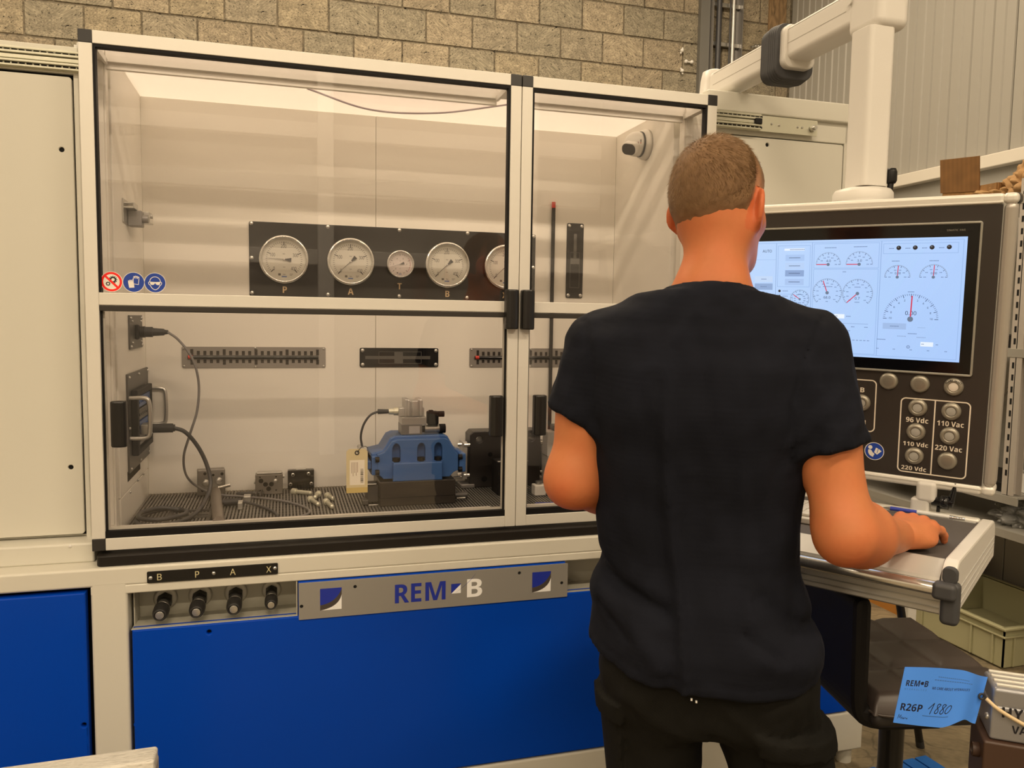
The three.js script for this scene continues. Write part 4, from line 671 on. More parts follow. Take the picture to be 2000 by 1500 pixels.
  const button = (s, t, kind) => {
    const b = sub('push_button', panel, [s, t, 0]);
    obj('ring', lathe(kind === 'blank' ? [[0, .009], [.013, .0088], [.0165, .0075], [.0192, .004], [.0195, 0]] : [[.0098, .0045], [.0108, .0078], [.0125, .0088], [.016, .0078], [.0192, .004], [.0195, 0]], 'z', 0, 0, 0, 32), ringM, b);
    if (kind === 'blank') obj('cap', lathe([[0, .0095], [.0105, .0093], [.0115, .0086]], 'z', 0, 0, 0, 28), M(.32, .29, .24, .4, .6), b);
    else obj('lens', lathe([[0, .0075], [.0088, .0072], [.0101, .0055], [.0102, .001]], 'z', 0, 0, 0, 28), kind === 'white' ? lensM : capM, b);
    if (kind === 'white') { const q = canvasTex(128, 64, (g) => { g.clearRect(0, 0, 128, 64); g.fillStyle = '#1a1614'; g.font = 'bold 22px sans-serif'; g.textAlign = 'center'; const w = 'ALARM RESET'; for (let i = 0; i < w.length; i++) { g.save(); g.translate(64, 104); g.rotate((i - 5) * .15); g.fillText(w[i], 0, -72); g.restore(); } }); obj('ring_print', plane(-.017, .017, .004, .021, .0094), new THREE.MeshStandardMaterial({ map: q, transparent: true, roughness: .6 }), b); }
  };
  button(-.1956, -.3808, 'blank'); button(-.1318, -.3822, 'blank'); button(-.0660, -.3832, 'white'); button(-.2508, -.4365, 'lamp'); button(-.330, -.4365, 'lamp');
  button(-.1333, -.4364, 'lamp'); button(-.1340, -.4920, 'lamp'); button(-.1346, -.5482, 'lamp'); button(-.0674, -.4380, 'lamp'); button(-.0673, -.4935, 'lamp'); button(-.0685, -.5508, 'blank');
}
// ---------- keyboard tray under the panel ----------
const TU = V3(.57, 0, .8216).normalize(), TV = V3(.8216, 0, -.57).normalize(), TO = V3(1.602, 1.03, .978);   // along the front edge, from front to back, front right corner of the surface
function onTray(o, a = 0, b = 0, c = 0) { o.position.copy(TO).addScaledVector(TU, a).addScaledVector(TV, b); o.position.y += c; o.quaternion.setFromRotationMatrix(new THREE.Matrix4().makeBasis(TU, V3(0, 1, 0), TV.clone().negate())); return o; }
{ // local axes: x along the front edge to the near right corner, y up, z towards the operator
  const L = .56, D = .355;
  const t = onTray(thing('keyboard_tray', 'aluminium keyboard tray with dark mat and bright hand rail under the panel', 'tray'));
  obj('surface', [bx(-L, 0, -.02, 0, -D, 0)], M(.10, .088, .082, .6), t);
  const front = poly([[0, -.004], [.001, .0025], [.006, .003], [.044, -.022], [.046, -.028], [.030, -.036], [.028, -.052], [.026, -.092], [.016, -.096], [0, -.096]]);
  const side = (g, x) => g.applyMatrix4(new THREE.Matrix4().makeBasis(V3(0, 0, 1), V3(0, 1, 0), V3(-1, 0, 0))).translate(x, 0, 0);
  obj('front_profile', [side(ext(front, L, 0, 0), 0)], M(.66, .645, .61, .34, .35), t);
  obj('profile_groove', [-.060, -.072, -.084].map((y) => bx(-L, 0, y, y + .002, .0262 + (y + .112) * .03, .0278 + (y + .112) * .03)), M(.5, .49, .46, .3, .6), t);
  obj('hand_rail', [rod([-L, -.040, .052], [.006, -.040, .052], .0125, 24)], M(.82, .80, .76, .22, .9), t);
  const sideProf = (() => { const s = new THREE.Shape(); s.moveTo(.046, -.03); s.quadraticCurveTo(.042, .004, .012, .008); s.lineTo(-D - .008, .008); s.quadraticCurveTo(-D - .034, .004, -D - .036, -.03); s.lineTo(-D - .036, -.078); s.lineTo(.03, -.094); s.lineTo(.046, -.090); s.closePath(); return s; })();
  for (const x of [.026, -L]) obj('side_profile', [side(ext(sideProf, .024, 0, .004), x)], MAT.armPaint, t);
  obj('side_groove', [-.045, -.062, -.078].map((y) => rod([.0265, y, .03], [.0265, y * .8 + .006, -D - .02], .0012, 6)), M(.45, .44, .41, .5), t);
  obj('back_profile', [rb(-L, .0, -.06, .007, -D - .022, -D, .006, 3)], MAT.alu, t);
  obj('corner_grip', [rb(.004, .034, -.102, -.026, .028, .056, .009, 3), rb(-.008, .030, -.056, -.026, .036, .068, .008, 3), ext(rrect(.004, .029, -.03, .001, .011), .012, .036, .003)], M(.055, .055, .058, .55), t);
  obj('bottom', [bx(-L, 0, -.096, -.092, -D, .02)], MAT.greyMetal, t);
  obj('pen_groove', [bx(-L * .6, -.005, .0002, .0012, -D + .004, -D + .016)], MAT.aluGrey, t);
  // bracket between tray and panel
  const k = onTray(thing('tray_bracket', 'off-white hinge bracket with black clamp lever between tray and panel', 'bracket'), -.115, .372, .0);
  obj('hinge', [rb(-.024, .014, -.012, .034, -.02, .012, .006, 3), rb(-.014, .026, .026, .074, -.018, .014, .010, 4)], MAT.armPaint, k);
  obj('clamp_lever', [rod([.018, .03, 0], [.06, .03, 0], .010, 14), rod([.055, .03, 0], [.062, .075, -.006], .0075, 12, .004), rod([.032, .02, .0], [.030, -.012, .0], .004, 8), lathe([[0, 0], [.015, 0], [.015, .016], [0, .016]], 'x', .036, .03, 0, 18)], MAT.blackGloss, k);
  const kb = onTray(thing('keyboard', 'light keyboard half hidden by the man on the tray', 'keyboard'), -.37, .10, .0005);
  obj('case', rb(-.20, .185, 0, .014, -.13, .02, .004), M(.62, .58, .52, .5), kb);
  for (let r = 0; r < 5; r++) for (let c = 0; c < 18; c++) obj('key', rb(-.195 + c * .0208, -.1765 + c * .0208, .014, .021, -.122 + r * .027, -.099 + r * .027, .0025, 1), M(.66, .62, .56, .5), kb);
  const ms = onTray(thing('computer_mouse', 'dark mouse under the man\'s right hand', 'mouse'), -.075, .12, .0);
  const mg = new THREE.SphereGeometry(1, 24, 16); mg.scale(.030, .027, .048); { const p = mg.attributes.position; for (let i = 0; i < p.count; i++) if (p.getY(i) < 0) p.setY(i, 0); mg.computeVertexNormals(); }
  const mo = obj('shell', mg.rotateY(.9), MAT.blackSoft, ms); obj('wheel', cyl(.006, .006, 'x', .02, .024, -.016, 14), MAT.rubber, ms);
  const pn = onTray(thing('ball_pen', 'white and blue pen lying along the rear edge of the tray', 'pen'), -.11, .342, .0055);
  obj('barrel', [rod([-.01, 0, 0], [.055, 0, 0], .0046, 12)], M(.75, .74, .72, .3), pn); obj('grip', rod([-.065, 0, 0], [-.01, 0, 0], .0047, 12), M(.05, .07, .42, .35), pn); obj('tip', [rod([.055, 0, 0], [.085, 0, 0], .0042, 12, .003), rod([-.08, 0, 0], [-.065, 0, 0], .001, 10, .004)], MAT.chrome, pn);
}
// ---------- bar stool ----------
{
  const E1 = V3(-.2, 0, .98).normalize(), E2 = V3(.98, 0, .2).normalize();
  const t = thing('bar_stool', 'black bar stool with quilted seat and curved backrest in front of the tray', 'stool', [1.770, 0.0, .694]);
  t.quaternion.setFromRotationMatrix(new THREE.Matrix4().makeBasis(E2, V3(0, 1, 0), E1));   // x to the seat front, z towards the viewer
  const leather = M(.060, .046, .040, .36), dark = M(.022, .018, .017, .5);
  // cushion: rounded slab with stitched squares
  const n = 64, cs = .172, pos = [], uv = [], idx = [], S = 5;
  for (let j = 0; j <= n; j++) for (let i = 0; i <= n; i++) {
    const u = i / n * 2 - 1, v = j / n * 2 - 1, x = u * cs, z = v * (cs + .048);
    const ru = (u + 1) / 2 * 3.0, rv = (v + 1) / 2 * 3.0, du = Math.abs(ru - Math.round(ru)), dv = Math.abs(rv - Math.round(rv));
    const q = (d) => Math.pow(clamp(d / .22), .5);
    const ed = Math.pow(clamp((1 - Math.max(Math.abs(u), Math.abs(v))) / .12), .5);
    const y = .690 + .030 * ed + .010 * (Math.min(q(du) , q(dv)) - .5) * ed;
    pos.push(x, y, z); uv.push(u, v);
  }
  for (let j = 0; j < n; j++) for (let i = 0; i < n; i++) { const a = j * (n + 1) + i; idx.push(a, a + n + 1, a + 1, a + 1, a + n + 1, a + n + 2); }
  const g = new THREE.BufferGeometry(); g.setAttribute('position', new THREE.Float32BufferAttribute(pos, 3)); g.setAttribute('uv', new THREE.Float32BufferAttribute(uv, 2)); g.setIndex(idx); g.computeVertexNormals();
  const seat = obj('seat', g, leather, t);
  obj('seat_side', rb(-cs - .001, cs + .001, .660, .697, -cs - .049, cs + .049, .022, 4), dark, seat);
  obj('piping', tube([[-cs, .692, cs + .049], [cs, .692, cs + .049], [cs, .692, -cs - .049], [-cs, .692, -cs - .049]].flatMap((p, i, a) => { const q = a[(i + 1) % 4]; return [[lerp(p[0], q[0], .04), .692, lerp(p[2], q[2], .04)], [lerp(p[0], q[0], .96), .692, lerp(p[2], q[2], .96)]]; }), .003, 120, 6, true), leather, seat);
  // backrest: curved shell rising at the left edge of the seat
  const bs = new THREE.Shape(); bs.moveTo(-.02, .648); bs.lineTo(-.13, .648); bs.bezierCurveTo(-.20, .650, -.206, .68, -.208, .73); bs.lineTo(-.212, .90); bs.quadraticCurveTo(-.212, .92, -.195, .92); bs.quadraticCurveTo(-.176, .92, -.176, .90); bs.lineTo(-.174, .70); bs.lineTo(-.02, .668); bs.closePath();
  obj('backrest', ext(bs, .40, -.195, .012, 10), M(.008, .007, .007, .55, 0, { specularIntensity: .5 }), t);
  obj('column', [cyl(.0265, .44, 'y', 0, .39, 0, 24), cyl(.031, .03, 'y', 0, .185, 0, 24)], M(.012, .012, .013, .3), t);
  obj('base', lathe([[0, 0], [.205, 0], [.205, .006], [.17, .014], [.06, .026], [.034, .05], [.034, .18], [0, .18]], 'y', 0, 0, 0, 40), M(.012, .012, .013, .3), t);
  obj('under_plate', rb(-.09, .09, .612, .650, -.09, .09, .004), dark, t);
  obj('foot_rest', [tube([[0, .30, 0], [.06, .295, .02], [.16, .28, .09], [.18, .28, .16], [.10, .28, .21], [0, .28, .215], [-.10, .28, .19], [-.14, .28, .12], [-.06, .295, .02], [0, .30, 0]], .0105, 80, 10)], M(.012, .012, .013, .35), t);
}
// ---------- right-hand background: rack, crate, boxes ----------
{
  const t = thing('steel_rack', 'grey steel storage rack along the ribbed wall at the right', 'shelf rack', [0, 0, 0]);
  const X0 = 3.36, X1 = 3.90, Z0 = -1.62, Z1 = .22, M1 = M(.40, .385, .35, .45, .3), M2 = M(.52, .48, .44, .45, .2);
  for (const [x, z] of [[X0, -.45], [X0, Z0 + .02], [X0, Z1 - .02], [X1 - .04, -.45], [X1 - .04, Z0 + .02], [X1 - .04, Z1 - .02]]) {
    const y0 = z === -.45 && x === X0 ? .752 : 0; const u = obj('upright', [bx(x, x + .045, y0, 2.06, z - .002, z + .002), bx(x, x + .003, y0, 2.06, z - .028, z + .028), bx(x + .042, x + .045, y0, 2.06, z - .028, z + .028)], M2, t);
    obj('slot', [...Array(y0 ? 25 : 38)].map((_, k) => bx(x - .0006, x + .0004, .08 + y0 + k * .05, .105 + y0 + k * .05, z - .016, z - .006)), MAT.hole, u);
  }
  for (const y of [.60, .745, 1.36, 1.99]) obj('shelf_board', [rb(X0 + .002, X1, y - .004, y + .004, Z0, y === .745 ? -.40 : Z1, .001), rb(X0 - .002, X0 + .006, y - .032, y + .004, Z0, y === .745 ? -.40 : Z1, .001)], M1, t);
  obj('cross_brace', [rod([X1 - .02, .1, Z0], [X1 - .02, 1.9, -.45], .006, 8), rod([X1 - .02, .1, Z1], [X1 - .02, 1.9, -.45], .006, 8)], M1, t);
}
function crumple(w, h, d, seed, amp, cells = 26) {   // creased plastic or paper lump
  const g = new THREE.SphereGeometry(1, cells * 2, cells), p = g.attributes.position;
  for (let i = 0; i < p.count; i++) {
    let x = p.getX(i), y = p.getY(i), z = p.getZ(i); const k = 1 + amp * (Math.abs(noise.noise(x * 2.1 + seed, y * 2.1, z * 2.1)) * 1.3 + .5 * Math.abs(noise.noise(x * 5 + seed, y * 5, z * 5)) - .4);
    p.setXYZ(i, x * w * k, Math.max(-.55, y * k) * h, z * d * k);
  }
  g.computeVertexNormals(); return g.translate(0, h * .55, 0);
}
{
  const film = new THREE.MeshPhysicalMaterial({ transmission: .75, thickness: 0, roughness: .18, ior: 1.45, transparent: false }); film.color.setRGB(.66, .66, .64);
  const bag = (x, y, z, w, h, d, seed, lb) => { const o = obj('plastic_bag', crumple(w, h, d, seed, .7), film); o.position.set(x, y, z); tag(o, lb, 'bag', 'clear bags on the rack'); };
  bag(3.56, .605, -.50, .16, .060, .11, 3, 'crumpled clear plastic bag on the lower rack shelf, beside the clamp lever'); bag(3.52, .605, -.20, .15, .055, .15, 9, 'crumpled clear plastic bag at the right end of the lower rack shelf');
  const mk = (nm, x0, x1, y0, y1, z0, z1, m, lb, cat) => tag(obj(nm, rb(x0, x1, y0, y1, z0, z1, .004), m), lb, cat);
  mk('black_tray', 3.40, 3.72, .751, .79, -1.05, -.49, MAT.black, 'flat black tray on the short middle rack shelf', 'tray');
  const roll = thing('white_box', 'small white carton on the rack beside the orange handle', 'box', [3.52, .750, -.46]); obj('carton', rb(-.05, .05, 0, .085, -.03, .035, .003), MAT.white, roll); obj('lid', rb(-.052, .052, .085, .096, -.032, .037, .003), M(.3, .29, .27, .5), roll);
  const hd = thing('wooden_handle', 'upright orange-brown wooden handle on the rack', 'handle', [3.45, .754, -.405]); obj('stick', [rb(-.012, .012, 0, .30, -.014, .014, .006), rb(-.02, .02, .27, .31, -.03, .03, .008)], M(.42, .22, .07, .6), hd);
  const sp = thing('spray_bottle', 'clear bottle with green cap on the upper rack shelf', 'bottle', [3.47, 1.365, -.40]); obj('bottle', lathe([[0, 0], [.035, 0], [.037, .01], [.037, .13], [.015, .17], [0, .17]], 'y', 0, 0, 0), M(.62, .60, .52, .3), sp); obj('cap', cyl(.016, .04, 'y', 0, .19, 0, 18), M(.03, .28, .16, .5), sp);
  const b1 = thing('black_box', 'small black plastic box on the upper rack shelf', 'box', [3.5, 1.3645, -.55]); obj('body', rb(-.06, .06, 0, .05, -.06, .06, .005), MAT.black, b1); obj('lid', rb(-.062, .062, .05, .058, -.062, .062, .003), MAT.anod, b1);
  // cardboard on the top shelf
  const corr = dataTex(128, (u, v) => { const k = .86 + .07 * tn(u, v, 20, 3) + .03 * Math.sin(u * 6.283 * 40); return [k, k * .97, k * .93]; }, true);
  const cm = M(.40, .225, .085, .85, 0, { map: corr }), cm2 = M(.31, .165, .06, .85, 0, { map: corr });
  const c1 = thing('cardboard_box', 'open brown cardboard box with a flap turned up on the rack top', 'box', [3.56, 1.995, -.80]);
  obj('carton', [bx(-.16, .16, .001, .006, -.12, .17), bx(-.165, -.16, .001, .075, -.12, .17), bx(.16, .165, .001, .075, -.12, .17), bx(-.16, .16, .001, .075, -.125, -.12), bx(-.16, .16, .001, .075, .17, .175)], cm, c1);
  const f = obj('flap', bx(-.003, .003, 0, .15, -.13, .085), cm2, c1); f.position.set(-.165, .06, .0); f.rotation.z = .18; f.rotation.x = .10;
  const c2 = thing('paper_wrapping', 'crumpled brown packing paper beside the open cardboard box', 'packing paper', [3.50, 1.995, -.50]);
  obj('crumpled_sheet', crumple(.13, .10, .12, 21, .45, 40), M(.42, .25, .11, .85), c2); obj('loose_end', crumple(.10, .05, .10, 33, .45, 36).translate(-.02, 0, -.16), M(.40, .24, .10, .85), c2);
  const c3 = thing('cardboard_box', 'larger brown cardboard box at the edge of the picture on the rack top', 'box', [3.60, 1.995, -.17]); obj('carton', [bx(-.2, .2, .001, .13, -.17, .2)], cm, c3); const f3 = obj('flap', bx(-.2, .2, 0, .005, -.16, 0), cm2, c3); f3.position.set(0, .13, -.17); f3.rotation.x = .25;
  // grey-green crate on the floor under the rack
  const cr = thing('plastic_crate', 'grey-green plastic crate standing on the floor under the rack', 'crate', [3.60, 0, -.70]);
  const gm = M(.40, .385, .235, .45), x0 = -.225, x1 = .30, z0 = -.33, z1 = .27, H = .185;
  obj('wall', [bx(x0, x0 + .006, .01, H, z0, z1)], gm, cr); obj('wall', [bx(x1 - .006, x1, .01, H, z0, z1)], gm, cr); obj('wall', [bx(x0, x1, .01, H, z0, z0 + .006)], gm, cr); obj('wall', [bx(x0, x1, .01, H, z1 - .006, z1)], gm, cr); obj('bottom', [bx(x0 + .01, x1 - .01, .002, .012, z0 + .01, z1 - .01)], gm, cr);
  obj('rim', [rb(x0 - .016, x0 + .006, H - .012, H, z0 - .016, z1 + .016, .004), rb(x1 - .006, x1 + .016, H - .012, H, z0 - .016, z1 + .016, .004), rb(x0, x1, H - .012, H, z0 - .016, z0 + .006, .004), rb(x0, x1, H - .012, H, z1 - .006, z1 + .016, .004), rb(x0 - .012, x0, H - .045, H - .037, z0 - .012, z1 + .012, .003), rb(x0, x1, H - .045, H - .037, z1, z1 + .012, .003)], gm, cr);
  for (const z of [z0 + .05, z0 + .16, z1 - .16, z1 - .05]) obj('rib', rb(x0 - .010, x0 + .001, .012, H - .04, z - .004, z + .004, .002), gm, cr); for (const x of [x0 + .05, x0 + .14]) obj('rib', rb(x - .004, x + .004, .012, H - .04, z1 - .001, z1 + .010, .002), gm, cr);
  const blk = thing('black_part', 'small black part lying inside the grey-green crate', 'part', [3.50, .013, -.79]); obj('body', [rb(-.05, .05, 0, .07, -.06, .06, .008)], MAT.black, blk); obj('top', [rb(-.03, .03, .07, .078, -.04, .04, .003)], MAT.cableGrey, blk);
  // ribbed orange crate and a white leg behind the stool
  const oc = thing('orange_crate', 'orange-brown slotted crate seen between stool seat and tray', 'crate', [3.55, 0, -1.22]);
  obj('body', [bx(-.14, .30, .0, .26, -.30, .17)], M(.45, .19, .035, .5), oc); obj('rim', [rb(-.155, .315, .26, .285, -.315, .185, .006)], M(.50, .22, .045, .5), oc);
  for (let i = 0; i < 12; i++) obj('slot', bx(-.1415, -.1395, .19, .235, -.28 + i * .038, -.262 + i * .038), MAT.hole, oc);
  const lg = thing('white_stand', 'white metal stand behind the bar stool', 'stand', [2.86, 0, -.42]); obj('post', rb(-.022, .022, .012, .62, -.022, .022, .006), MAT.white, lg); obj('foot', rb(-.09, .09, 0, .014, -.09, .09, .004), MAT.white, lg); obj('head', rb(-.05, .05, .62, .64, -.05, .05, .004), MAT.white, lg);
  const rd = thing('black_rod', 'black steel rod leaning with its lower end on the bare floor', 'rod', [0, 0, 0]); obj('shaft', rod([2.555, .012, -.015], [2.292, .66, .12], .0125, 14), MAT.black, rd); obj('end_cap', rod([2.560, .001, -.0175], [2.548, .03, -.0115], .0135, 14), MAT.rubber, rd);
}
{ // blue slatted step on the floor
  const t = thing('slatted_step', 'low blue-painted slatted wooden step on the floor beside the stool', 'step', [2.205, 0, .40], .06);
  const bm = M(.012, .135, .52, .45);
  for (let i = 0; i < 8; i++) obj('slat', rb(-.205 + i * .0515, -.160 + i * .0515, .082, .102, -.215, .30, .003), bm, t);
  for (const z of [-.18, .04, .26]) obj('bearer', rb(-.2, .2, .0, .0815, z - .02, z + .02, .003), bm, t);
}
{ // white foam board standing in front
  const t = thing('foam_board', 'white foam board edge at the bottom of the picture before the bench', 'foam board', [-.10, 0, .515], .028);
  const fm = M(.80, .77, .70, .85, 0, { bumpMap: speckBump, bumpScale: .004 });
  obj('board', rb(-.42, .312, 0, .606, -.028, .028, .006, 3), fm, t); obj('worn_corner', rb(.300, .3135, .55, .59, -.024, .029, .004), M(.42, .37, .3, .9), t);
}
// ---------- valve with blue job tag in the right foreground ----------
{
  const cart = thing('parts_cart', 'low dark parts cart under the silver valve housing', 'cart', [1.66, 0, 1.36]);
  obj('top', rb(-.19, .30, .669, .699, -.25, .30, .006), MAT.darkSteel, cart); for (const [x, z] of [[-.16, -.22], [.27, -.22], [-.16, .27], [.27, .27]]) { const l = obj('leg', rb(x - .018, x + .018, .06, .669, z - .018, z + .018, .003), MAT.darkSteel, cart); obj('caster', cyl(.03, .022, 'x', x, .03, z, 18), MAT.rubber, l); }
  const v = thing('silver_valve', 'silver ribbed valve housing on a brown block in the lower right corner', 'hydraulic valve', [1.509, .70, 1.166], -.62);
  obj('block', rb(-.012, .25, 0, .124, -.045, .045, .004), M(.060, .030, .018, .45), v); for (const y of [.097, .03]) obj('block_bolt', lathe([[0, .012], [.008, .012], [.011, .009], [.011, 0]], 'x', -.012, y, .02, 16).applyMatrix4(new THREE.Matrix4().makeScale(1, 1, 1)).translate(-.010, 0, 0), M(.05, .025, .016, .45), v);
  obj('housing', [rb(-.003, .25, .1245, .178, -.037, .037, .004, 3), rb(-.001, .25, .172, .205, -.034, .035, .006, 3)], M(.33, .33, .345, .36, .55), v);
  for (let k = 0; k < 4; k++) obj('cooling_rib', rb(.004, .25, .204, .209, -.029 + k * .0165, -.023 + k * .0165, .002), M(.70, .67, .60, .4, .3), v);
  const hs = obj('screw', screw(0, 0, 0, .0055), MAT.steel, v); hs.rotation.y = -Math.PI / 2; hs.position.set(-.003, .152, .018);
  const tx = canvasTex(512, 160, (g, w, h) => { g.clearRect(0, 0, w, h); g.fillStyle = '#15141c'; g.font = 'bold 72px sans-serif'; g.fillText('HYDRAULIC', 10, 66); g.font = 'bold 52px sans-serif'; g.fillText('VALVE', 60, 136); });
  obj('lettering', plane(.006, .17, .132, .183, .0376), new THREE.MeshStandardMaterial({ map: tx, transparent: true, roughness: .5 }), v);
  obj('tie_strap', tube([[-.010, .186, .034], [.004, .176, .041], [.05, .153, .041], [.10, .133, .042], [.16, .116, .048], [.24, .105, .049]], .003, 40, 6), M(.72, .56, .33, .5), v);
  // blue paper tag, curling towards the valve
  const n = 40, W = 176, tg = [];
  const t = thing('job_tag', 'bright blue paper job tag with printed and handwritten code hanging from the silver valve', 'tag', [0, 0, 0]);
  const P00 = V3(1.3600, .9335, 1.152), P10 = V3(1.4920, .9230, 1.191), P01 = V3(1.3420, .8490, 1.154), P11 = V3(1.4690, .8440, 1.192);
  const pos = [], uv = [], idx = [], nx = 36, ny = 14, nor = V3().crossVectors(P10.clone().sub(P00), P00.clone().sub(P01)).normalize();
  for (let side = 0; side < 2; side++) for (let j = 0; j <= ny; j++) for (let i = 0; i <= nx; i++) {
    const u = i / nx, w = j / ny, p = P00.clone().lerp(P10, u).lerp(P01.clone().lerp(P11, u), w);
    const curl = sstep(.62, 1, u); p.addScaledVector(nor, -.018 * curl * curl - .006 * Math.sin(u * 4) * w + (side ? -.0003 : .0003));
    p.y += .0035 * Math.sin(u * 3.1) * (1 - w) - .006 * Math.sin(u * Math.PI * 1.0) * w + .012 * sstep(.55, .82, u) * (1 - sstep(.82, 1, u)) * w - .010 * curl * (1 - w);
    pos.push(p.x, p.y, p.z); uv.push(u, 1 - w);
  }
  const per = (nx + 1) * (ny + 1);
  for (let j = 0; j < ny; j++) for (let i = 0; i < nx; i++) { const a = j * (nx + 1) + i; idx.push(a, a + nx + 1, a + 1, a + 1, a + nx + 1, a + nx + 2, per + a, per + a + 1, per + a + nx + 1, per + a + 1, per + a + nx + 2, per + a + nx + 1); }
  const g = new THREE.BufferGeometry(); g.setAttribute('position', new THREE.Float32BufferAttribute(pos, 3)); g.setAttribute('uv', new THREE.Float32BufferAttribute(uv, 2)); g.setIndex(idx); g.computeVertexNormals();
  const tt = canvasTex(1536, 900, (c, w, h) => {
    c.fillStyle = '#4c93ff'; c.fillRect(0, 0, w, h); c.fillStyle = '#0d1030';
    const put = (s, x, y, wd, font) => { c.font = font; const k = wd / c.measureText(s).width; c.save(); c.translate(x, y); c.scale(k, 1); c.fillText(s, 0, 0); c.restore(); };
    put('REM', 70, 300, 260, 'bold 130px sans-serif'); c.fillRect(342, 226, 46, 46); c.fillRect(330, 240, 24, 16); put('B', 396, 300, 78, 'bold 130px sans-serif');
    c.fillStyle = '#33508f'; 'HYDRAULICS'.split('').forEach((q, i) => { c.font = '34px sans-serif'; c.fillText(q, 76 + i * 41, 362); });
    c.fillStyle = '#16204e'; put('WE CARE ABOUT HYDRAULICS', 548, 330, 660, 'bold 56px sans-serif');
    c.fillStyle = 'rgba(40,60,120,.45)'; for (let k = 0; k < 16; k++) { c.fillRect(610 + k * 34, 128 + k * 1.2, 24, 14); c.fillRect(560 + k * 42, 176 + k * 1.2, 32, 14); }
    c.fillStyle = '#0d1030'; put('R26P', 60, 690, 420, 'bold 158px sans-serif');
    c.strokeStyle = '#0d1030'; c.lineWidth = 13; c.lineCap = c.lineJoin = 'round';
    const st = (p) => { c.beginPath(); p.forEach((q, i) => (i ? c.lineTo(q[0], q[1]) : c.moveTo(q[0], q[1]))); c.stroke(); };
    st([[580, 630], [660, 540], [622, 706]]);
    for (const x of [700, 790]) { c.beginPath(); c.moveTo(x + 76, 556); c.bezierCurveTo(x + 40, 520, x, 570, x + 34, 610); c.bezierCurveTo(x + 70, 650, x + 40, 706, x + 4, 690); c.bezierCurveTo(x - 24, 660, x + 40, 610, x + 76, 556); c.stroke(); }
    c.beginPath(); c.ellipse(914, 624, 34, 66, .5, 0, 7); c.stroke();
    c.lineWidth = 6; st([[505, 742], [940, 738]]); c.lineWidth = 7; st([[62, 826], [78, 756], [92, 812], [118, 762], [122, 824]]); st([[122, 812], [136, 804], [152, 796], [146, 822], [168, 816], [180, 800], [176, 822], [198, 808], [214, 800], [226, 816], [244, 804], [240, 822]]);
  });
  obj('paper', g, new THREE.MeshStandardMaterial({ map: tt, roughness: .6, side: THREE.DoubleSide }), t);
  obj('eyelet', new THREE.TorusGeometry(.004, .0016, 8, 20).applyQuaternion(new THREE.Quaternion().setFromUnitVectors(V3(0, 0, 1), nor)).translate(P10.x - .010, P10.y - .038, P10.z - .012), MAT.rubber, t);
  const wr = thing('thin_hose', 'pale thin hose on the floor beside the brown valve block', 'hose', [0, 0, 0]); obj('hose', tube([[2.15, .006, .62], [2.30, .006, .52], [2.42, .006, .42], [2.60, .006, .40], [2.8, .006, .46]], .006, 50, 8), MAT.white, wr);
}
// ---------- the man ----------
const L3 = (p, q) => Math.hypot(p[0] - q[0], p[1] - q[1], p[2] - q[2]);
function cap(x, y, z, a, b, ra, rb_) { const bx_ = b[0] - a[0], by = b[1] - a[1], bz = b[2] - a[2], px = x - a[0], py = y - a[1], pz = z - a[2]; const t = clamp((px * bx_ + py * by + pz * bz) / (bx_ * bx_ + by * by + bz * bz)); return Math.hypot(px - bx_ * t, py - by * t, pz - bz * t) - (ra + (rb_ - ra) * t); }
function ell(x, y, z, c, r) { const a = (x - c[0]) / r[0], b = (y - c[1]) / r[1], d = (z - c[2]) / r[2], k0 = Math.hypot(a, b, d), k1 = Math.hypot(a / r[0], b / r[1], d / r[2]); return k1 < 1e-9 ? -Math.min(...r) : k0 * (k0 - 1) / k1; }
function smin(a, b, k) { const h = Math.max(k - Math.abs(a - b), 0) / k; return Math.min(a, b) - h * h * k * .25; }
const smax = (a, b, k) => -smin(-a, -b, k);
const gauss = (d, s) => Math.exp(-(d * d) / (s * s));
function segd(x, y, pts) { let m = 1e9; for (let i = 0; i + 1 < pts.length; i++) { const [ax, ay] = pts[i], [bx_, by] = pts[i + 1], t = clamp(((x - ax) * (bx_ - ax) + (y - ay) * (by - ay)) / ((bx_ - ax) ** 2 + (by - ay) ** 2)); const d = Math.hypot(x - ax - (bx_ - ax) * t, y - ay - (by - ay) * t); if (d < m) m = d; } return m; }
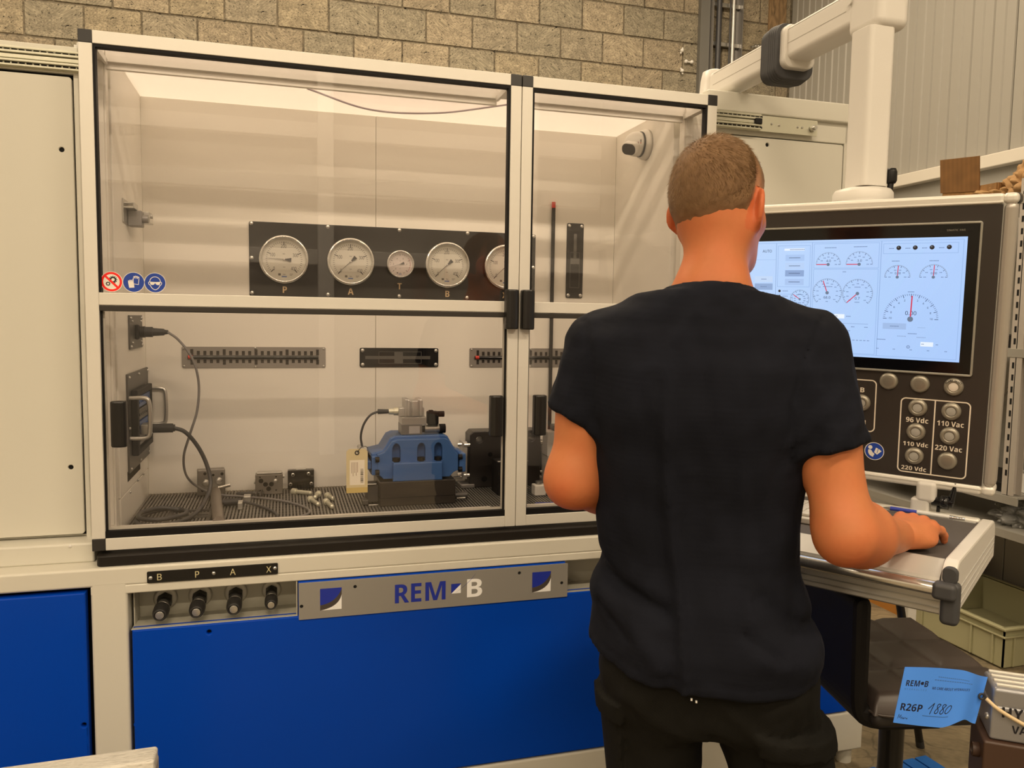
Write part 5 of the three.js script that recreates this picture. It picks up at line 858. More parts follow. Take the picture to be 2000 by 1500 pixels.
function nets(f, lo, hi, c) {   // naive surface nets over a signed distance field
  const n = [0, 1, 2].map((i) => Math.ceil((hi[i] - lo[i]) / c) + 1), [nx, ny, nz] = n, v = new Float32Array(nx * ny * nz), B = 4, at = (i, j, k) => i + nx * (j + ny * k);
  for (let k = 0; k < nz; k += B) for (let j = 0; j < ny; j += B) for (let i = 0; i < nx; i += B) {
    const h = (B - 1) / 2, d = f(lo[0] + (i + h) * c, lo[1] + (j + h) * c, lo[2] + (k + h) * c), far = Math.abs(d) > c * B * 1.25 + .012;
    for (let kk = k; kk < Math.min(k + B, nz); kk++) for (let jj = j; jj < Math.min(j + B, ny); jj++) for (let ii = i; ii < Math.min(i + B, nx); ii++) v[at(ii, jj, kk)] = far ? d : f(lo[0] + ii * c, lo[1] + jj * c, lo[2] + kk * c);
  }
  const id = new Int32Array(nx * ny * nz).fill(-1), pos = [], idx = [];
  const E = [[0, 1], [2, 3], [4, 5], [6, 7], [0, 2], [1, 3], [4, 6], [5, 7], [0, 4], [1, 5], [2, 6], [3, 7]];
  const g = new Float32Array(8);
  for (let k = 0; k < nz - 1; k++) for (let j = 0; j < ny - 1; j++) for (let i = 0; i < nx - 1; i++) {
    let m = 0; for (let q = 0; q < 8; q++) { g[q] = v[at(i + (q & 1), j + ((q >> 1) & 1), k + (q >> 2))]; if (g[q] < 0) m |= 1 << q; }
    if (m === 0 || m === 255) continue;
    let sx = 0, sy = 0, sz = 0, cnt = 0;
    for (const [a, b] of E) { if (((m >> a) & 1) === ((m >> b) & 1)) continue; const t = g[a] / (g[a] - g[b]); sx += (a & 1) + t * ((b & 1) - (a & 1)); sy += ((a >> 1) & 1) + t * (((b >> 1) & 1) - ((a >> 1) & 1)); sz += (a >> 2) + t * ((b >> 2) - (a >> 2)); cnt++; }
    id[at(i, j, k)] = pos.length / 3; pos.push(lo[0] + (i + sx / cnt) * c, lo[1] + (j + sy / cnt) * c, lo[2] + (k + sz / cnt) * c);
  }
  const quad = (a, b, d, e, fl) => { if (a < 0 || b < 0 || d < 0 || e < 0) return; if (fl) idx.push(a, b, d, a, d, e); else idx.push(a, d, b, a, e, d); };
  for (let k = 1; k < nz - 1; k++) for (let j = 1; j < ny - 1; j++) for (let i = 1; i < nx - 1; i++) {
    const s = v[at(i, j, k)] < 0;
    if (s !== (v[at(i + 1, j, k)] < 0)) quad(id[at(i, j - 1, k - 1)], id[at(i, j, k - 1)], id[at(i, j, k)], id[at(i, j - 1, k)], s);
    if (s !== (v[at(i, j + 1, k)] < 0)) quad(id[at(i - 1, j, k - 1)], id[at(i - 1, j, k)], id[at(i, j, k)], id[at(i, j, k - 1)], s);
    if (s !== (v[at(i, j, k + 1)] < 0)) quad(id[at(i - 1, j - 1, k)], id[at(i, j - 1, k)], id[at(i, j, k)], id[at(i - 1, j, k)], s);
  }
  const G = new THREE.BufferGeometry(); G.setAttribute('position', new THREE.Float32BufferAttribute(pos, 3)); G.setIndex(idx); G.computeVertexNormals(); return G;
}
function planarUV(G, k = 1) { const p = G.attributes.position, uv = new Float32Array(p.count * 2); for (let i = 0; i < p.count; i++) { uv[2 * i] = (p.getX(i) + p.getZ(i) * .6) * k; uv[2 * i + 1] = (p.getY(i) + p.getZ(i) * .3) * k; } G.setAttribute('uv', new THREE.BufferAttribute(uv, 2)); return G; }
const man = thing('person', 'man in navy T-shirt and dark work trousers seen from behind, right hand on the tray', 'person', [1.2044, 0, .8317], THREE.MathUtils.degToRad(-28));
// --- joints, in the man's own axes: x to his right, y up, z towards his back
const HC = [.0, 1.667, -.022], HY = -.52, HP_ = -.12;
const hq = new THREE.Quaternion().setFromEuler(new THREE.Euler(HP_, HY, 0, 'YXZ')), hqi = hq.clone().invert();
const J = { shR: [.158, 1.400, .005], elR: [.218, 1.104, .095], wrR: [.345, 1.062, -.085], shL: [-.208, 1.398, .0], elL: [-.248, 1.158, .040], wrL: [-.085, 1.082, -.225], hipR: [.09, .86, .0], knR: [.182, .49, -.03], anR: [.212, .09, .02], hipL: [-.085, .86, .0], knL: [-.078, .49, -.02], anL: [-.075, .09, .02] };
const tv = V3(0, 0, 0);
function headF(x, y, z) {
  tv.set(x - HC[0], y - HC[1], z - HC[2]).applyQuaternion(hqi); const X = tv.x, Y = tv.y, Z = tv.z, A = Math.abs(X);
  let d = ell(X, Y, Z, [0, .010, .012], [.0745, .099, .094]);
  d = smin(d, ell(X, Y, Z, [0, -.045, -.036], [.059, .082, .058]), .03);
  d = smin(d, ell(X, Y, Z, [0, -.094, -.055], [.036, .026, .036]), .03);
  d = smin(d, cap(A, Y, Z, [.052, -.052, .012], [.024, -.098, -.062], .017, .016), .025);
  d = smin(d, cap(A, Y, Z, [0, .012, -.087], [.036, .010, -.076], .010, .009), .014);
  d = smin(d, cap(A, Y, Z, [.045, -.030, -.062], [.052, -.026, -.040], .014, .014), .02);
  d = smin(d, cap(X, Y, Z, [0, .0, -.092], [0, -.040, -.112], .008, .012), .012);
  d = smin(d, cap(A, Y, Z, [0, -.046, -.106], [.012, -.047, -.098], .008, .008), .008);
  d = smax(d, -ell(A, Y, Z, [.031, -.006, -.098], [.017, .011, .014]), .010);
  d = smin(d, cap(A, Y, Z, [0, -.066, -.096], [.020, -.068, -.086], .006, .004), .008); d = smin(d, cap(A, Y, Z, [0, -.076, -.094], [.016, -.075, -.086], .006, .004), .008);
  d = smax(d, -cap(A, Y, Z, [0, -.071, -.103], [.021, -.071, -.091], .0018, .0012), .003);
  // ear: flaring shell with rim, hollow and lobe
  const ca = Math.cos(.52), sa = Math.sin(.52), ex = A - .073, ez = Z - .004, u = ex * ca - ez * sa, w = ex * sa + ez * ca, ey = Y + .014 + w * .18;
  let e = ell(u, ey, w, [.006, 0, .008], [.0075, .033, .021]);
  e = smax(e, -ell(u, ey, w, [.014, .003, .004], [.0075, .021, .012]), .005);
  e = smin(e, ell(u, ey, w, [.004, -.030, -.001], [.006, .011, .009]), .008);
  d = smin(d, e, .010);
  return d;
}
const NB = [-.012, 1.445, .032], NT = [-.004, 1.612, .012];
function neckF(x, y, z) { let d = cap(x, y, z, NB, NT, .062, .052); d = smin(d, cap(x, y, z, [-.012, 1.43, .02], [-.012, 1.55, -.03], .055, .045), .02); return smin(d, Math.min(cap(x, y, z, [-.04, 1.50, .028], [-.10, 1.452, .022], .030, .02), cap(x, y, z, [.015, 1.50, .028], [.072, 1.452, .022], .030, .02)), .05); }
const headNeck = (x, y, z) => smin(headF(x, y, z), neckF(x, y, z), .035);
function armF(x, y, z, s, e, w, k = 1) {
  let d = cap(x, y, z, s, e, .056 * k, .044 * k);
  const m = [lerp(s[0], e[0], .45), lerp(s[1], e[1], .45), lerp(s[2], e[2], .45) + .006];
  d = smin(d, ell(x, y, z, m, [.050 * k, .095, .055 * k]), .03);                                 // triceps and biceps
  const f1 = [lerp(e[0], w[0], .28), lerp(e[1], w[1], .28), lerp(e[2], w[2], .28)];
  d = smin(d, cap(x, y, z, e, f1, .0415 * k, .0500 * k), .045); d = smin(d, cap(x, y, z, f1, w, .0490 * k, .0300 * k), .03);
  return d;
}
// right hand: palm slab, four bent fingers, thumb
const HD = V3(.62, 0, -.785), HA = V3(.785, 0, .62), hpt = (l, s, h) => [J.wrR[0] + HD.x * l + HA.x * s, J.wrR[1] + h, J.wrR[2] + HD.z * l + HA.z * s];
const FS = [-.033, -.0115, .0105, .0305], FL = [.086, .091, .086, .077], K = FS.map((s, i) => hpt(FL[i], s, .013 - (i === 3 ? .006 : i === 0 ? .001 : 0)));
const F1 = FS.map((s, i) => hpt(FL[i] + .036 - (i === 3 ? .007 : 0), s * 1.08, .004 - (i === 3 ? .004 : 0))), F2 = FS.map((s, i) => hpt(FL[i] + .055 - (i === 3 ? .010 : 0), s * 1.08, -.012)), F3 = FS.map((s, i) => hpt(FL[i] + .061 - (i === 3 ? .011 : 0), s * 1.06, -.0235));
const FR = [[.0098, .0090, .0078], [.0100, .0092, .0080], [.0095, .0086, .0076], [.0086, .0077, .0068]];
function handF(x, y, z) {
  const w = J.wrR; let d = cap(x, y, z, hpt(-.045, -.004, .003), hpt(.012, 0, .001), .0305, .0265);
  for (let i = 0; i < 4; i++) d = smin(d, cap(x, y, z, hpt(.016, FS[i] * .62, .001), K[i], .0185, .0125), .016);
  d = smin(d, ell(x, y, z, hpt(.045, .026, -.006), [.026, .018, .030]), .018);                     // heel on the little-finger side
  d = smin(d, ell(x, y, z, hpt(.040, -.026, -.008), [.026, .018, .030]), .018);                    // thumb ball
  const t0 = hpt(.034, -.030, -.010), t1 = hpt(.066, -.052, -.014), t2 = hpt(.094, -.056, -.020), t3 = hpt(.112, -.050, -.024);
  let th = cap(x, y, z, t0, t1, .0155, .012); th = smin(th, cap(x, y, z, t1, t2, .0115, .0102), .006); th = smin(th, cap(x, y, z, t2, t3, .0102, .0085), .005); d = smin(d, th, .012);
  for (let i = 0; i < 4; i++) {
    let f = cap(x, y, z, K[i], F1[i], .0108 * (i === 3 ? .9 : 1), FR[i][0]); f = smin(f, cap(x, y, z, F1[i], F2[i], FR[i][0], FR[i][1]), .004); f = smin(f, cap(x, y, z, F2[i], F3[i], FR[i][1], FR[i][2]), .004);
    f = smin(f, ell(x, y, z, [K[i][0], K[i][1] + .003, K[i][2]], [.0112, .011, .0112]), .008);
    d = smin(d, f, .0045);
    if (i < 3) { const m = hpt((FL[i] + FL[i + 1]) / 2 + .006, (FS[i] + FS[i + 1]) / 2, .022); d += .0022 * gauss(L3([x, y, z], m), .008); }
    d -= .0015 * gauss(cap(x, y, z, hpt(.03, FS[i] * .55, .017), [K[i][0], K[i][1] + .009, K[i][2]], 0, 0), .004);
  }
  return d;
}
function handLF(x, y, z) {   // left hand resting on the front edge of the tray, hidden from view
  const w = J.wrL, kx = [-.060, -.036, -.013, .008], d0 = cap(x, y, z, w, [w[0] + .012, w[1] - .002, w[2] - .03], .027, .025); let d = d0;
  for (let i = 0; i < 4; i++) { const k = [w[0] + .045 + kx[i] * .9 + .02, 1.086 - Math.abs(i - 1.5) * .003, w[2] - .09 + Math.abs(i - 1.3) * .004]; d = smin(d, cap(x, y, z, [w[0] + .012 + kx[i] * .3, w[1] - .002, w[2] - .03], k, .017, .012), .016); const t1 = [k[0] + .004, k[1] - .008, k[2] - .035], t2 = [t1[0] + .002, t1[1] - .018, t1[2] - .024]; d = smin(d, smin(cap(x, y, z, k, t1, .0105, .009), cap(x, y, z, t1, t2, .009, .0075), .004), .006); }
  d = smin(d, smin(cap(x, y, z, [w[0] + .03, w[1] - .006, w[2] - .03], [w[0] + .07, w[1] - .012, w[2] - .055], .014, .011), cap(x, y, z, [w[0] + .07, w[1] - .012, w[2] - .055], [w[0] + .082, w[1] - .02, w[2] - .088], .011, .0085), .005), .012);
  return d;
}
// torso profile of the shirt: y, centre x, half width, centre z, half depth
const TP = [[.70, -.005, .196, .0, .128], [.80, -.007, .203, .006, .150], [.88, -.008, .203, .008, .148], [.95, -.014, .192, .006, .134], [1.03, -.021, .177, .0, .118], [1.12, -.022, .183, .0, .120], [1.22, -.024, .196, .004, .128], [1.30, -.025, .206, .012, .130], [1.37, -.025, .208, .018, .120], [1.42, -.026, .188, .020, .106], [1.455, -.024, .150, .022, .094], [1.49, -.020, .112, .022, .086], [1.52, -.016, .086, .020, .080], [1.56, -.014, .070, .02, .070]];
function prof(T, y) { let i = 0; while (i < T.length - 2 && y > T[i + 1][0]) i++; const a = T[i], b = T[i + 1], t = sstepLin((y - a[0]) / (b[0] - a[0])); return [1, 2, 3, 4].map((q) => a[q] + (b[q] - a[q]) * t); }
function sstepLin(t) { t = clamp(t); return t * .45 + .55 * t * t * (3 - 2 * t); }
function loft(T, x, y, z, p = 2.35) { const [cx, rx, cz, rz] = prof(T, y), a = Math.abs((x - cx) / rx), b = Math.abs((z - cz) / rz); const k = Math.pow(Math.pow(a, p) + Math.pow(b, p), 1 / p); return (k - 1) * Math.min(rx, rz) * (k > 1 ? lerp(1, rx / rz, clamp(a / (a + b + 1e-6) - .3)) * .8 + .2 : 1); }
function tubeAt(d, plane, k) { return smax(d, plane, k); }
const seamR = [[.172, 1.462], [.140, 1.395], [.120, 1.31], [.128, 1.215]], seamL = [[-.232, 1.452], [-.212, 1.385], [-.205, 1.30], [-.222, 1.262]];
function shirtF(x, y, z) {
  let d = loft(TP, x, y, z) - .002; d = smax(d, y - 1.56, .01);
  // shoulder blades, spine hollow
  if (z > -.03) { d -= .007 * gauss(Math.hypot((x + .11) / 1.0, (y - 1.33) / 1.3), .075) + .007 * gauss(Math.hypot((x - .065) / 1.0, (y - 1.33) / 1.3), .075); d += .006 * gauss(x + .022, .022) * sstep(.9, 1.05, y) * sstep(1.46, 1.36, y); }
  d = smin(d, Math.min(cap(x, y, z, [-.06, 1.465, .022], [-.19, 1.41, .012], .056, .066), cap(x, y, z, [.02, 1.468, .022], [.145, 1.412, .012], .056, .066)), .05);
  // sleeves
  const sl = cap(x, y, z, [-.200, 1.396, .004], [-.250, 1.20, .032], .072, .070), sr = cap(x, y, z, [.150, 1.398, .006], [.204, 1.16, .076], .076, .075);
  const cl = (x + .262) * -.50 + (y - 1.276) * -.86 + (z - .03) * .10, cr = (x - .19) * .30 + (y - 1.232) * -.93 + (z - .06) * .2;
  const nzS = .0045 * noise.noise(x * 22, y * 13, z * 22) + .003 * noise.noise(x * 45 + 3, y * 30, z * 45);
  d = smin(d, smax(sl + nzS, cl, .006), .022); d = smin(d, smax(sr + nzS - .0, cr, .006), .024);
  d += .0016 * gauss(cl + .022, .0022) * (x < -.2 ? 1 : 0) + .0016 * gauss(cr + .022, .0022) * (x > .12 && y < 1.34 ? 1 : 0);
  // folds
  if (z > -.06) {
    const b = sstep(-.06, .05, z);
    const xc = -.060 + .012 * Math.sin(y * 9) + (1.05 - y) * .05; d -= b * .0095 * gauss(x - xc, .010) * sstep(1.40, 1.25, y) - b * .005 * gauss(x - xc + .022, .014) * sstep(1.40, 1.25, y);
    d -= b * .004 * gauss(x - .055 - (1.1 - y) * .12, .014) * sstep(1.32, 1.15, y) * sstep(.84, .95, y);
    d -= b * .004 * gauss(x + .145 - (1.2 - y) * .06, .013) * sstep(1.30, 1.15, y);
    d -= b * .0035 * gauss(x + .105, .010) * sstep(1.42, 1.30, y) * sstep(1.02, 1.12, y) ;
    // gathered waist left and bulge above the hem at the right
    d += b * .016 * gauss(segd(x, y, [[-.205, 1.015], [-.15, .985], [-.075, .955]]), .014); d -= b * .010 * gauss(segd(x, y, [[-.20, .965], [-.13, .925], [-.08, .87]]), .022);
    d += b * .006 * gauss(segd(x, y, [[-.19, .95], [-.135, .90]]), .006);
    d += b * .009 * gauss(segd(x, y, [[.085, .985], [.15, .935], [.185, .925]]), .016); d -= b * .013 * gauss(segd(x, y, [[.10, .90], [.17, .875]]), .034); d += b * .006 * gauss(segd(x, y, [[.06, .93], [.12, .895]]), .010);
    d += b * .0042 * gauss(segd(x, y, seamR), .0042) + b * .003 * gauss(segd(x, y, seamL), .004);
    d -= b * .005 * gauss(segd(x, y, [[.20, 1.34], [.15, 1.28], [.12, 1.25]]), .012) + b * .004 * gauss(segd(x, y, [[.235, 1.30], [.18, 1.25]]), .010);
    d -= b * .004 * gauss(segd(x, y, [[-.04, 1.47], [-.08, 1.41], [-.09, 1.36]]), .012);
    d -= .0065 * noise.noise(x * 16 + 4, y * 5, z * 9) + .003 * noise.noise(x * 38, y * 16 + 7, z * 30);
  }
  // hem: plane rising to the front and to the left
  const hem = .868 - .30 * z - .055 * x - y; d = smax(d, hem, .006); d += .0016 * gauss(hem + .024, .0022) * (z > -.1 ? 1 : 0);
  // neck opening and rib collar
  const nc = Math.hypot((x + .014) / 1.0, (z - .012) / .98), top = 1.502 + .17 * (z - .03) - .02 * Math.abs(x + .014);
  d = smax(d, Math.min(y - top, .2), .006);
  const ring = Math.hypot(nc - .0795, (y - top + .006) * .62) - .0105; d = smin(d, ring, .008);
  d += .0022 * gauss(nc - .096, .003) * sstep(.05, .0, Math.abs(y - top + .012));
  d = smax(d, -(Math.max(nc - .0715, top - .035 - y)), .004);
  return d;
}
const PP = [[.55, .0, .10, .0, .10], [.74, .005, .172, .008, .118], [.82, .003, .184, .010, .122], [.90, -.002, .182, .006, .116], [1.0, -.006, .168, .002, .102], [1.08, -.01, .168, .0, .106]];
function legF(x, y, z, h, k, a, r) { let d = cap(x, y, z, h, k, r, .074); d = smin(d, cap(x, y, z, k, a, .072, .062), .03); return d; }
function trouserF(x, y, z) {
  let p = loft(PP, x, y, z, 2.2); p = smax(p, y - 1.03, .01); p = smax(p, .72 - y, .05);
  p = smin(p, Math.min(ell(x, y, z, [-.085, .835, .062], [.080, .085, .064]), ell(x, y, z, [.085, .835, .062], [.084, .085, .064])), .04);
  const l = legF(x, y, z, [-.088, .80, .012], J.knL, J.anL, .096), r = legF(x, y, z, [.092, .80, .012], J.knR, J.anR, .102);
  let d = smin(p, Math.min(l, r), .04);
  const nz = .0045 * noise.noise(x * 18, y * 12, z * 18) + .003 * noise.noise(x * 40, y * 22 + 5, z * 40); d += nz;
  // cargo pockets with flaps on the outer thighs
  const pk = Math.max(r - .014, Math.abs(y - .635) - .085, -(x - .135 + (z - .02) * .4)); d = smin(d, pk, .004);
  const fl = Math.max(r - .024, Math.abs(y - .712 + (x - .2) * .16) - .020, -(x - .130 + (z - .02) * .4)); d = smin(d, fl, .003);
  const pl = Math.max(l - .014, Math.abs(y - .66) - .085, x + .125 + (z - .02) * .3); d = smin(d, pl, .004); const fl2 = Math.max(l - .022, Math.abs(y - .745) - .020, x + .12 + (z - .02) * .3); d = smin(d, fl2, .003);
  if (z > 0) {   // stitched seams and back pockets
    d += .0024 * gauss(segd(x, y, [[.003, .93], [.006, .78], [.02, .70]]), .0028) + .0020 * gauss(segd(x, y, [[.105, .86], [.118, .79], [.130, .74]]), .0024) + .0020 * gauss(segd(x, y, [[.148, .87], [.168, .80], [.18, .745]]), .0024) + .002 * gauss(segd(x, y, [[-.06, .85], [-.048, .74], [.03, .735]]), .0024);
    d -= .004 * gauss(segd(x, y, [[-.14, .79], [-.06, .74], [.02, .71]]), .012) + .004 * gauss(segd(x, y, [[.03, .80], [.12, .72]]), .012);
  }
  d = smin(d, Math.max(cap(x, y, z, [-.075, .20, .01], [-.075, .05, .01], .082, .086), .04 - y), .03); d = smin(d, Math.max(cap(x, y, z, [.212, .20, .01], [.212, .05, .01], .084, .088), .04 - y), .03);
  return smax(d, .045 - y, .006);
}
{
  // skin
  const skin = (G, f) => { const p = G.attributes.position, c = new Float32Array(p.count * 3); for (let i = 0; i < p.count; i++) { const x = p.getX(i), y = p.getY(i), z = p.getZ(i); const q = .5 + .5 * noise.noise(x * 30, y * 30, z * 30), m = .5 + .5 * noise.noise(x * 140, y * 140, z * 140), w = f ? f(x, y, z) : 0; c[3 * i] = .56 * (.95 + .07 * q + .05 * m); c[3 * i + 1] = lerp(.205, .150, clamp(w + .35 * q)) * (.94 + .07 * m); c[3 * i + 2] = lerp(.078, .056, clamp(w + .3 * q)) * (.94 + .07 * m); } G.setAttribute('color', new THREE.BufferAttribute(c, 3)); return G; };
  const gH = skin(nets(headNeck, [-.16, 1.43, -.16], [.15, 1.80, .12], .0035), (x, y, z) => { tv.set(x - HC[0], y - HC[1], z - HC[2]).applyQuaternion(hqi); return Math.abs(tv.x) > .072 && tv.y > -.06 && tv.y < .03 ? .9 : tv.z < -.09 && Math.abs(tv.y + .071) < .012 && Math.abs(tv.x) < .025 ? .9 : .15; });
  const gA = skin(nets((x, y, z) => { const w = J.wrR, e = J.elR, cut = ((x - w[0]) * (w[0] - e[0]) + (y - w[1]) * (w[1] - e[1]) + (z - w[2]) * (w[2] - e[2])) / L3(w, e) - .004; return smax(armF(x, y, z, J.shR, e, w, 1.02), cut, .004) + .0012 * noise.noise(x * 25, y * 25, z * 25); }, [.07, .99, -.16], [.40, 1.48, .18], .0048), (x, y, z) => .8 * gauss(L3([x, y, z], [J.elR[0] + .01, J.elR[1] - .035, J.elR[2] + .02]), .045));
  const gD = skin(nets(handF, [.27, 1.012, -.26], [.50, 1.12, -.02], .0026), (x, y, z) => { let m = 0; for (const k of [...K, ...F2, ...F3]) m = Math.max(m, gauss(L3([x, y, z], k), .016)); return .55 * m; });
  const gL = skin(nets((x, y, z) => armF(x, y, z, J.shL, J.elL, J.wrL, 1.02), [-.33, 1.02, -.28], [-.03, 1.48, .13], .0055), (x, y, z) => .8 * gauss(L3([x, y, z], [J.elL[0] - .01, J.elL[1] - .03, J.elL[2] + .03]), .045));
  const gE = skin(nets(handLF, [-.17, 1.02, -.40], [.06, 1.14, -.20], .0036));
  const gT = skin(nets((x, y, z) => { let d = loft(TP, x, y, z) + .016; d = smax(d, y - 1.50, .02); d = smax(d, .97 - y, .02); d = smin(d, smax(loft(PP, x, y, z) + .014, y - 1.0, .02), .03); d = smax(d, .74 - y, .04); return smin(d, Math.min(cap(x, y, z, J.hipL, J.knL, .078, .052), cap(x, y, z, J.knL, J.anL, .05, .035), cap(x, y, z, J.hipR, J.knR, .08, .052), cap(x, y, z, J.knR, J.anR, .05, .035)), .03); }, [-.26, .05, -.15], [.30, 1.52, .16], .012));
  const all = mergeGeometries([gH, gA, gD, gL, gE, gT]);
  const sm = new THREE.MeshPhysicalMaterial({ vertexColors: true, roughness: .52, specularIntensity: .6 });
  const body = new THREE.Mesh(all, sm); body.name = 'body'; body.castShadow = body.receiveShadow = true; man.add(body);
  // finger nails
  const nm = M(.62, .30, .19, .3);
  F3.forEach((q, i) => { const p = F2[i], d = V3(q[0] - p[0], q[1] - p[1], q[2] - p[2]).normalize(), up = V3(HD.x, .9, HD.z); up.addScaledVector(d, -up.dot(d)).normalize(); const s = V3().crossVectors(d, up); const g = new THREE.SphereGeometry(1, 10, 8).scale(.0052, .0012, .0062).applyMatrix4(new THREE.Matrix4().makeBasis(s, up, d)).translate(q[0] + up.x * FR[i][2] * .92, q[1] + up.y * FR[i][2] * .92, q[2] + up.z * FR[i][2] * .92); obj('finger_nail', g, nm, man); });
  // eyes
  for (const s of [-1, 1]) { const e = new THREE.Group(); e.name = 'eye'; e.position.set(...HC); e.quaternion.copy(hq); man.add(e); obj('eyeball', new THREE.SphereGeometry(.0115, 20, 14).translate(s * .031, -.006, -.0845), M(.75, .72, .68, .25), e); obj('iris', new THREE.SphereGeometry(.0055, 14, 10).translate(s * .031, -.006, -.0912), M(.10, .13, .16, .2), e); }
  // clothes
  const knit = dataTex(256, (u, v) => { const k = .5 + .22 * tn(u, v * 1, 160, 3) + .25 * noise.noise(u * 8, v * 90, 2) + .12 * Math.sin(v * 6.283 * 64); return [k, k, k]; });
  const slub = dataTex(256, (u, v) => { const k = .86 + .10 * noise.noise(Math.cos(u * 6.283) * 3, v * 42, Math.sin(u * 6.283) * 3) * (.5 + noise.noise(u * 6, v * 6, 3)) + .10 * tn(u, v, 7, 5); return [k, k, k]; }, true);
  const shirtM = M(.0105, .0120, .0200, .88, 0, { map: slub, bumpMap: knit, bumpScale: .0004, sheen: .35, sheenRoughness: .6, specularIntensity: .3 }); shirtM.sheenColor.setRGB(.06, .06, .075);
  const gS = planarUV(nets(shirtF, [-.345, .775, -.19], [.325, 1.56, .21], .0062), 1.6);
  const sh = obj('t_shirt', gS, shirtM, man); sh.userData.label = 'navy blue crew-neck T-shirt';
  obj('collar_label', rb(-.060, -.044, 1.510, 1.516, .0835, .0845, .0004), MAT.white, man);
  const canvasT = dataTex(128, (u, v) => { const k = .5 + .25 * Math.sin((u + v) * 6.283 * 32) + .2 * tn(u, v, 90, 4); return [k, k, k]; });
  const tr = obj('trousers', planarUV(nets(trouserF, [-.26, .03, -.19], [.345, 1.045, .20], .0072), 5), M(.0085, .0080, .0065, .85, 0, { bumpMap: canvasT, bumpScale: .0003, specularIntensity: .35 }), man); tr.userData.label = 'black work trousers with cargo pockets';
  for (const [ax_, s] of [[-.075, -1], [.212, 1]]) {
    const f = (x, y, z) => { let d = cap(x, y, z, [ax_, .05, .05], [ax_ + s * .02, .04, -.15], .042, .040); d = smin(d, cap(x, y, z, [ax_, .11, .03], [ax_, .05, .04], .046, .045), .03); d = smin(d, ell(x, y, z, [ax_ + s * .02, .045, -.16], [.047, .036, .055]), .03); return smax(d, .001 - y, .004); };
    obj('shoe', nets(f, [ax_ - .1, -.01, -.25], [ax_ + .1, .17, .13], .009), MAT.blackSoft, man);
  }
  // reflective stitch tabs of the trousers
  for (const [x, y, z] of [[-.162, .868, .09], [-.020, .818, .150]]) obj('bar_tack', [bx(x - .006, x - .003, y - .002, y + .001, z, z + .004), bx(x + .002, x + .005, y - .005, y - .002, z, z + .004)], MAT.white, man);
  // hair: short cap over the skull that thins out at the nape, plus single hairs
  const hairline = (X, Y, Z) => {   // > 0 where hair grows, in head axes
    const th = Math.atan2(Math.abs(X), Z);                          // 0 at the back, pi at the face
    const low = th < 1.05 ? -.098 + .012 * th : th < 1.45 ? lerp(-.085, .018, sstep(1.05, 1.40, th)) : th < 1.95 ? lerp(.018, -.018, sstep(1.50, 1.70, th)) : lerp(-.018, .064, sstep(1.95, 2.35, th));
    return Y - low;
  };
  const cv = V3(-.018, .088, .048).normalize(), hairC = (t, q) => { const a = clamp(t); return [lerp(.40, lerp(.130, .255, q), a), lerp(.185, lerp(.072, .150, q), a), lerp(.095, lerp(.030, .066, q), a)]; };
  const hairT = (X, Y, Z) => { const h = hairline(X, Y, Z); return h < 0 ? -.004 : .0006 + .0050 * sstep(.02, .075, h) + .0022 * sstep(.10, .17, h); };
  const capF = (x, y, z) => { const d = headF(x, y, z); tv.set(x - HC[0], y - HC[1], z - HC[2]).applyQuaternion(hqi); const X = tv.x, Y = tv.y, Z = tv.z; const core = ell(X, Y, Z, [0, .010, .012], [.0745, .099, .094]); const e = Math.min(d, core); return Math.max(e - hairT(X, Y, Z) + .0016 * noise.noise(X * 120, Y * 120, Z * 120), core - .014); };
  const gC = nets(capF, [-.12, 1.53, -.15], [.12, 1.80, .12], .0036); { const p = gC.attributes.position, c = new Float32Array(p.count * 3); for (let i = 0; i < p.count; i++) { tv.set(p.getX(i) - HC[0], p.getY(i) - HC[1], p.getZ(i) - HC[2]).applyQuaternion(hqi); const h = hairline(tv.x, tv.y, tv.z); const col = hairC(.92 * sstep(-.002, .075, h), .25 + .35 * noise.noise(tv.x * 60, tv.y * 60, tv.z * 60)); c.set(col, 3 * i); } gC.setAttribute('color', new THREE.BufferAttribute(c, 3)); }
  const hair = new THREE.Mesh(gC, new THREE.MeshStandardMaterial({ vertexColors: true, roughness: .8 })); hair.name = 'hair'; hair.castShadow = hair.receiveShadow = true; man.add(hair); hair.userData.label = 'short light brown hair, shaved close at the nape';
  const N = 17000, pos = [], col = [], nor = [], gn = V3(), a = V3(), b = V3();
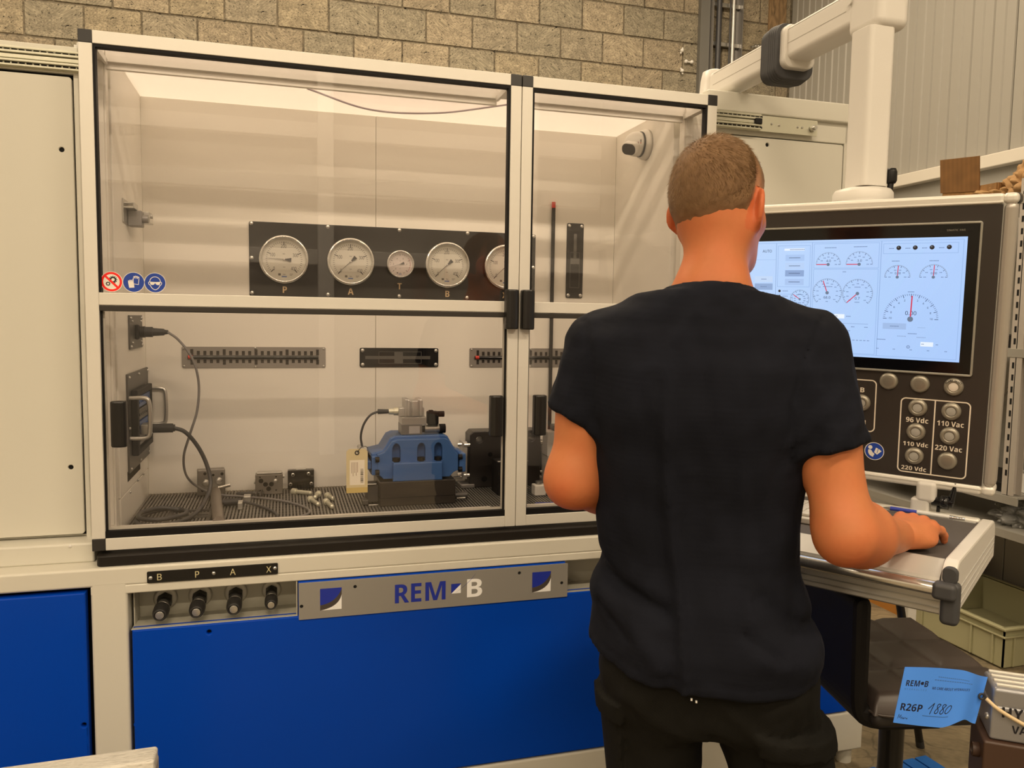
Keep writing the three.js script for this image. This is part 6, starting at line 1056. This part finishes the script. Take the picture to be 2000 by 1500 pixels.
  for (let i = 0; i < N; i++) {
    const yy = 1 - 2 * (i + .5) / N, ph = i * 2.399963, r = Math.sqrt(1 - yy * yy), D = V3(Math.cos(ph) * r, yy, Math.sin(ph) * r).addScaledVector(V3(rr(-1, 1), rr(-1, 1), rr(-1, 1)), .02).normalize();
    const k = 1 / Math.hypot(D.x / .0745, D.y / .099, D.z / .094), P = D.clone().multiplyScalar(k).add(V3(0, .010, .012)); const h = hairline(P.x, P.y, P.z); if (h < .002 || rnd() > .12 + .88 * sstep(.0, .06, h)) continue;
    gn.set(P.x / .0745 ** 2, (P.y - .01) / .099 ** 2, (P.z - .012) / .094 ** 2).normalize();
    // hair lies away from the whorl at the crown
    const away = P.clone().sub(V3(0, .01, .012)).normalize(); const tdir = away.clone().sub(cv.clone().multiplyScalar(away.dot(cv))); const sw = V3().crossVectors(cv, tdir.clone().normalize()); const near = gauss(tdir.length(), .45); tdir.normalize().addScaledVector(sw, .7 * near + .15); tdir.addScaledVector(gn, -tdir.dot(gn)).normalize();
    const long = sstep(.03, .14, h), len = lerp(.0025, .019, long) * rr(.7, 1.15), lift = lerp(.75, .34, long) + .35 * gauss(away.distanceTo(cv), .25);
    const dir = tdir.multiplyScalar(1).addScaledVector(gn, lift).addScaledVector(V3(rr(-1, 1), rr(-1, 1), rr(-1, 1)), .22).normalize();
    a.copy(P).addScaledVector(gn, hairT(P.x, P.y, P.z) - .0022); b.copy(a).addScaledVector(dir, len); b.addScaledVector(gn, -len * .16);
    const s1 = V3().crossVectors(dir, gn).normalize(), w = .00042, c3 = hairC(sstep(-.03, .06, h), clamp(rr(.1, 1.1)));
    const A = a.clone().addScaledVector(s1, w), B = a.clone().addScaledVector(s1, -w), C = a.clone().addScaledVector(gn, w * 1.5).addScaledVector(dir, .001);
    for (const tri of [[A, C, b], [C, B, b]]) for (const q of tri) { const v = q.clone().applyQuaternion(hq); pos.push(v.x + HC[0], v.y + HC[1], v.z + HC[2]); col.push(...c3); }
  }
  const gS2 = new THREE.BufferGeometry(); gS2.setAttribute('position', new THREE.Float32BufferAttribute(pos, 3)); gS2.setAttribute('color', new THREE.Float32BufferAttribute(col, 3)); gS2.computeVertexNormals();
  const st = new THREE.Mesh(gS2, new THREE.MeshStandardMaterial({ vertexColors: true, roughness: .6, side: THREE.DoubleSide })); st.name = 'hair_strands'; st.castShadow = st.receiveShadow = true; st.userData.kind = 'stuff'; hair.add(st);
}
renderer.render(scene, camera);
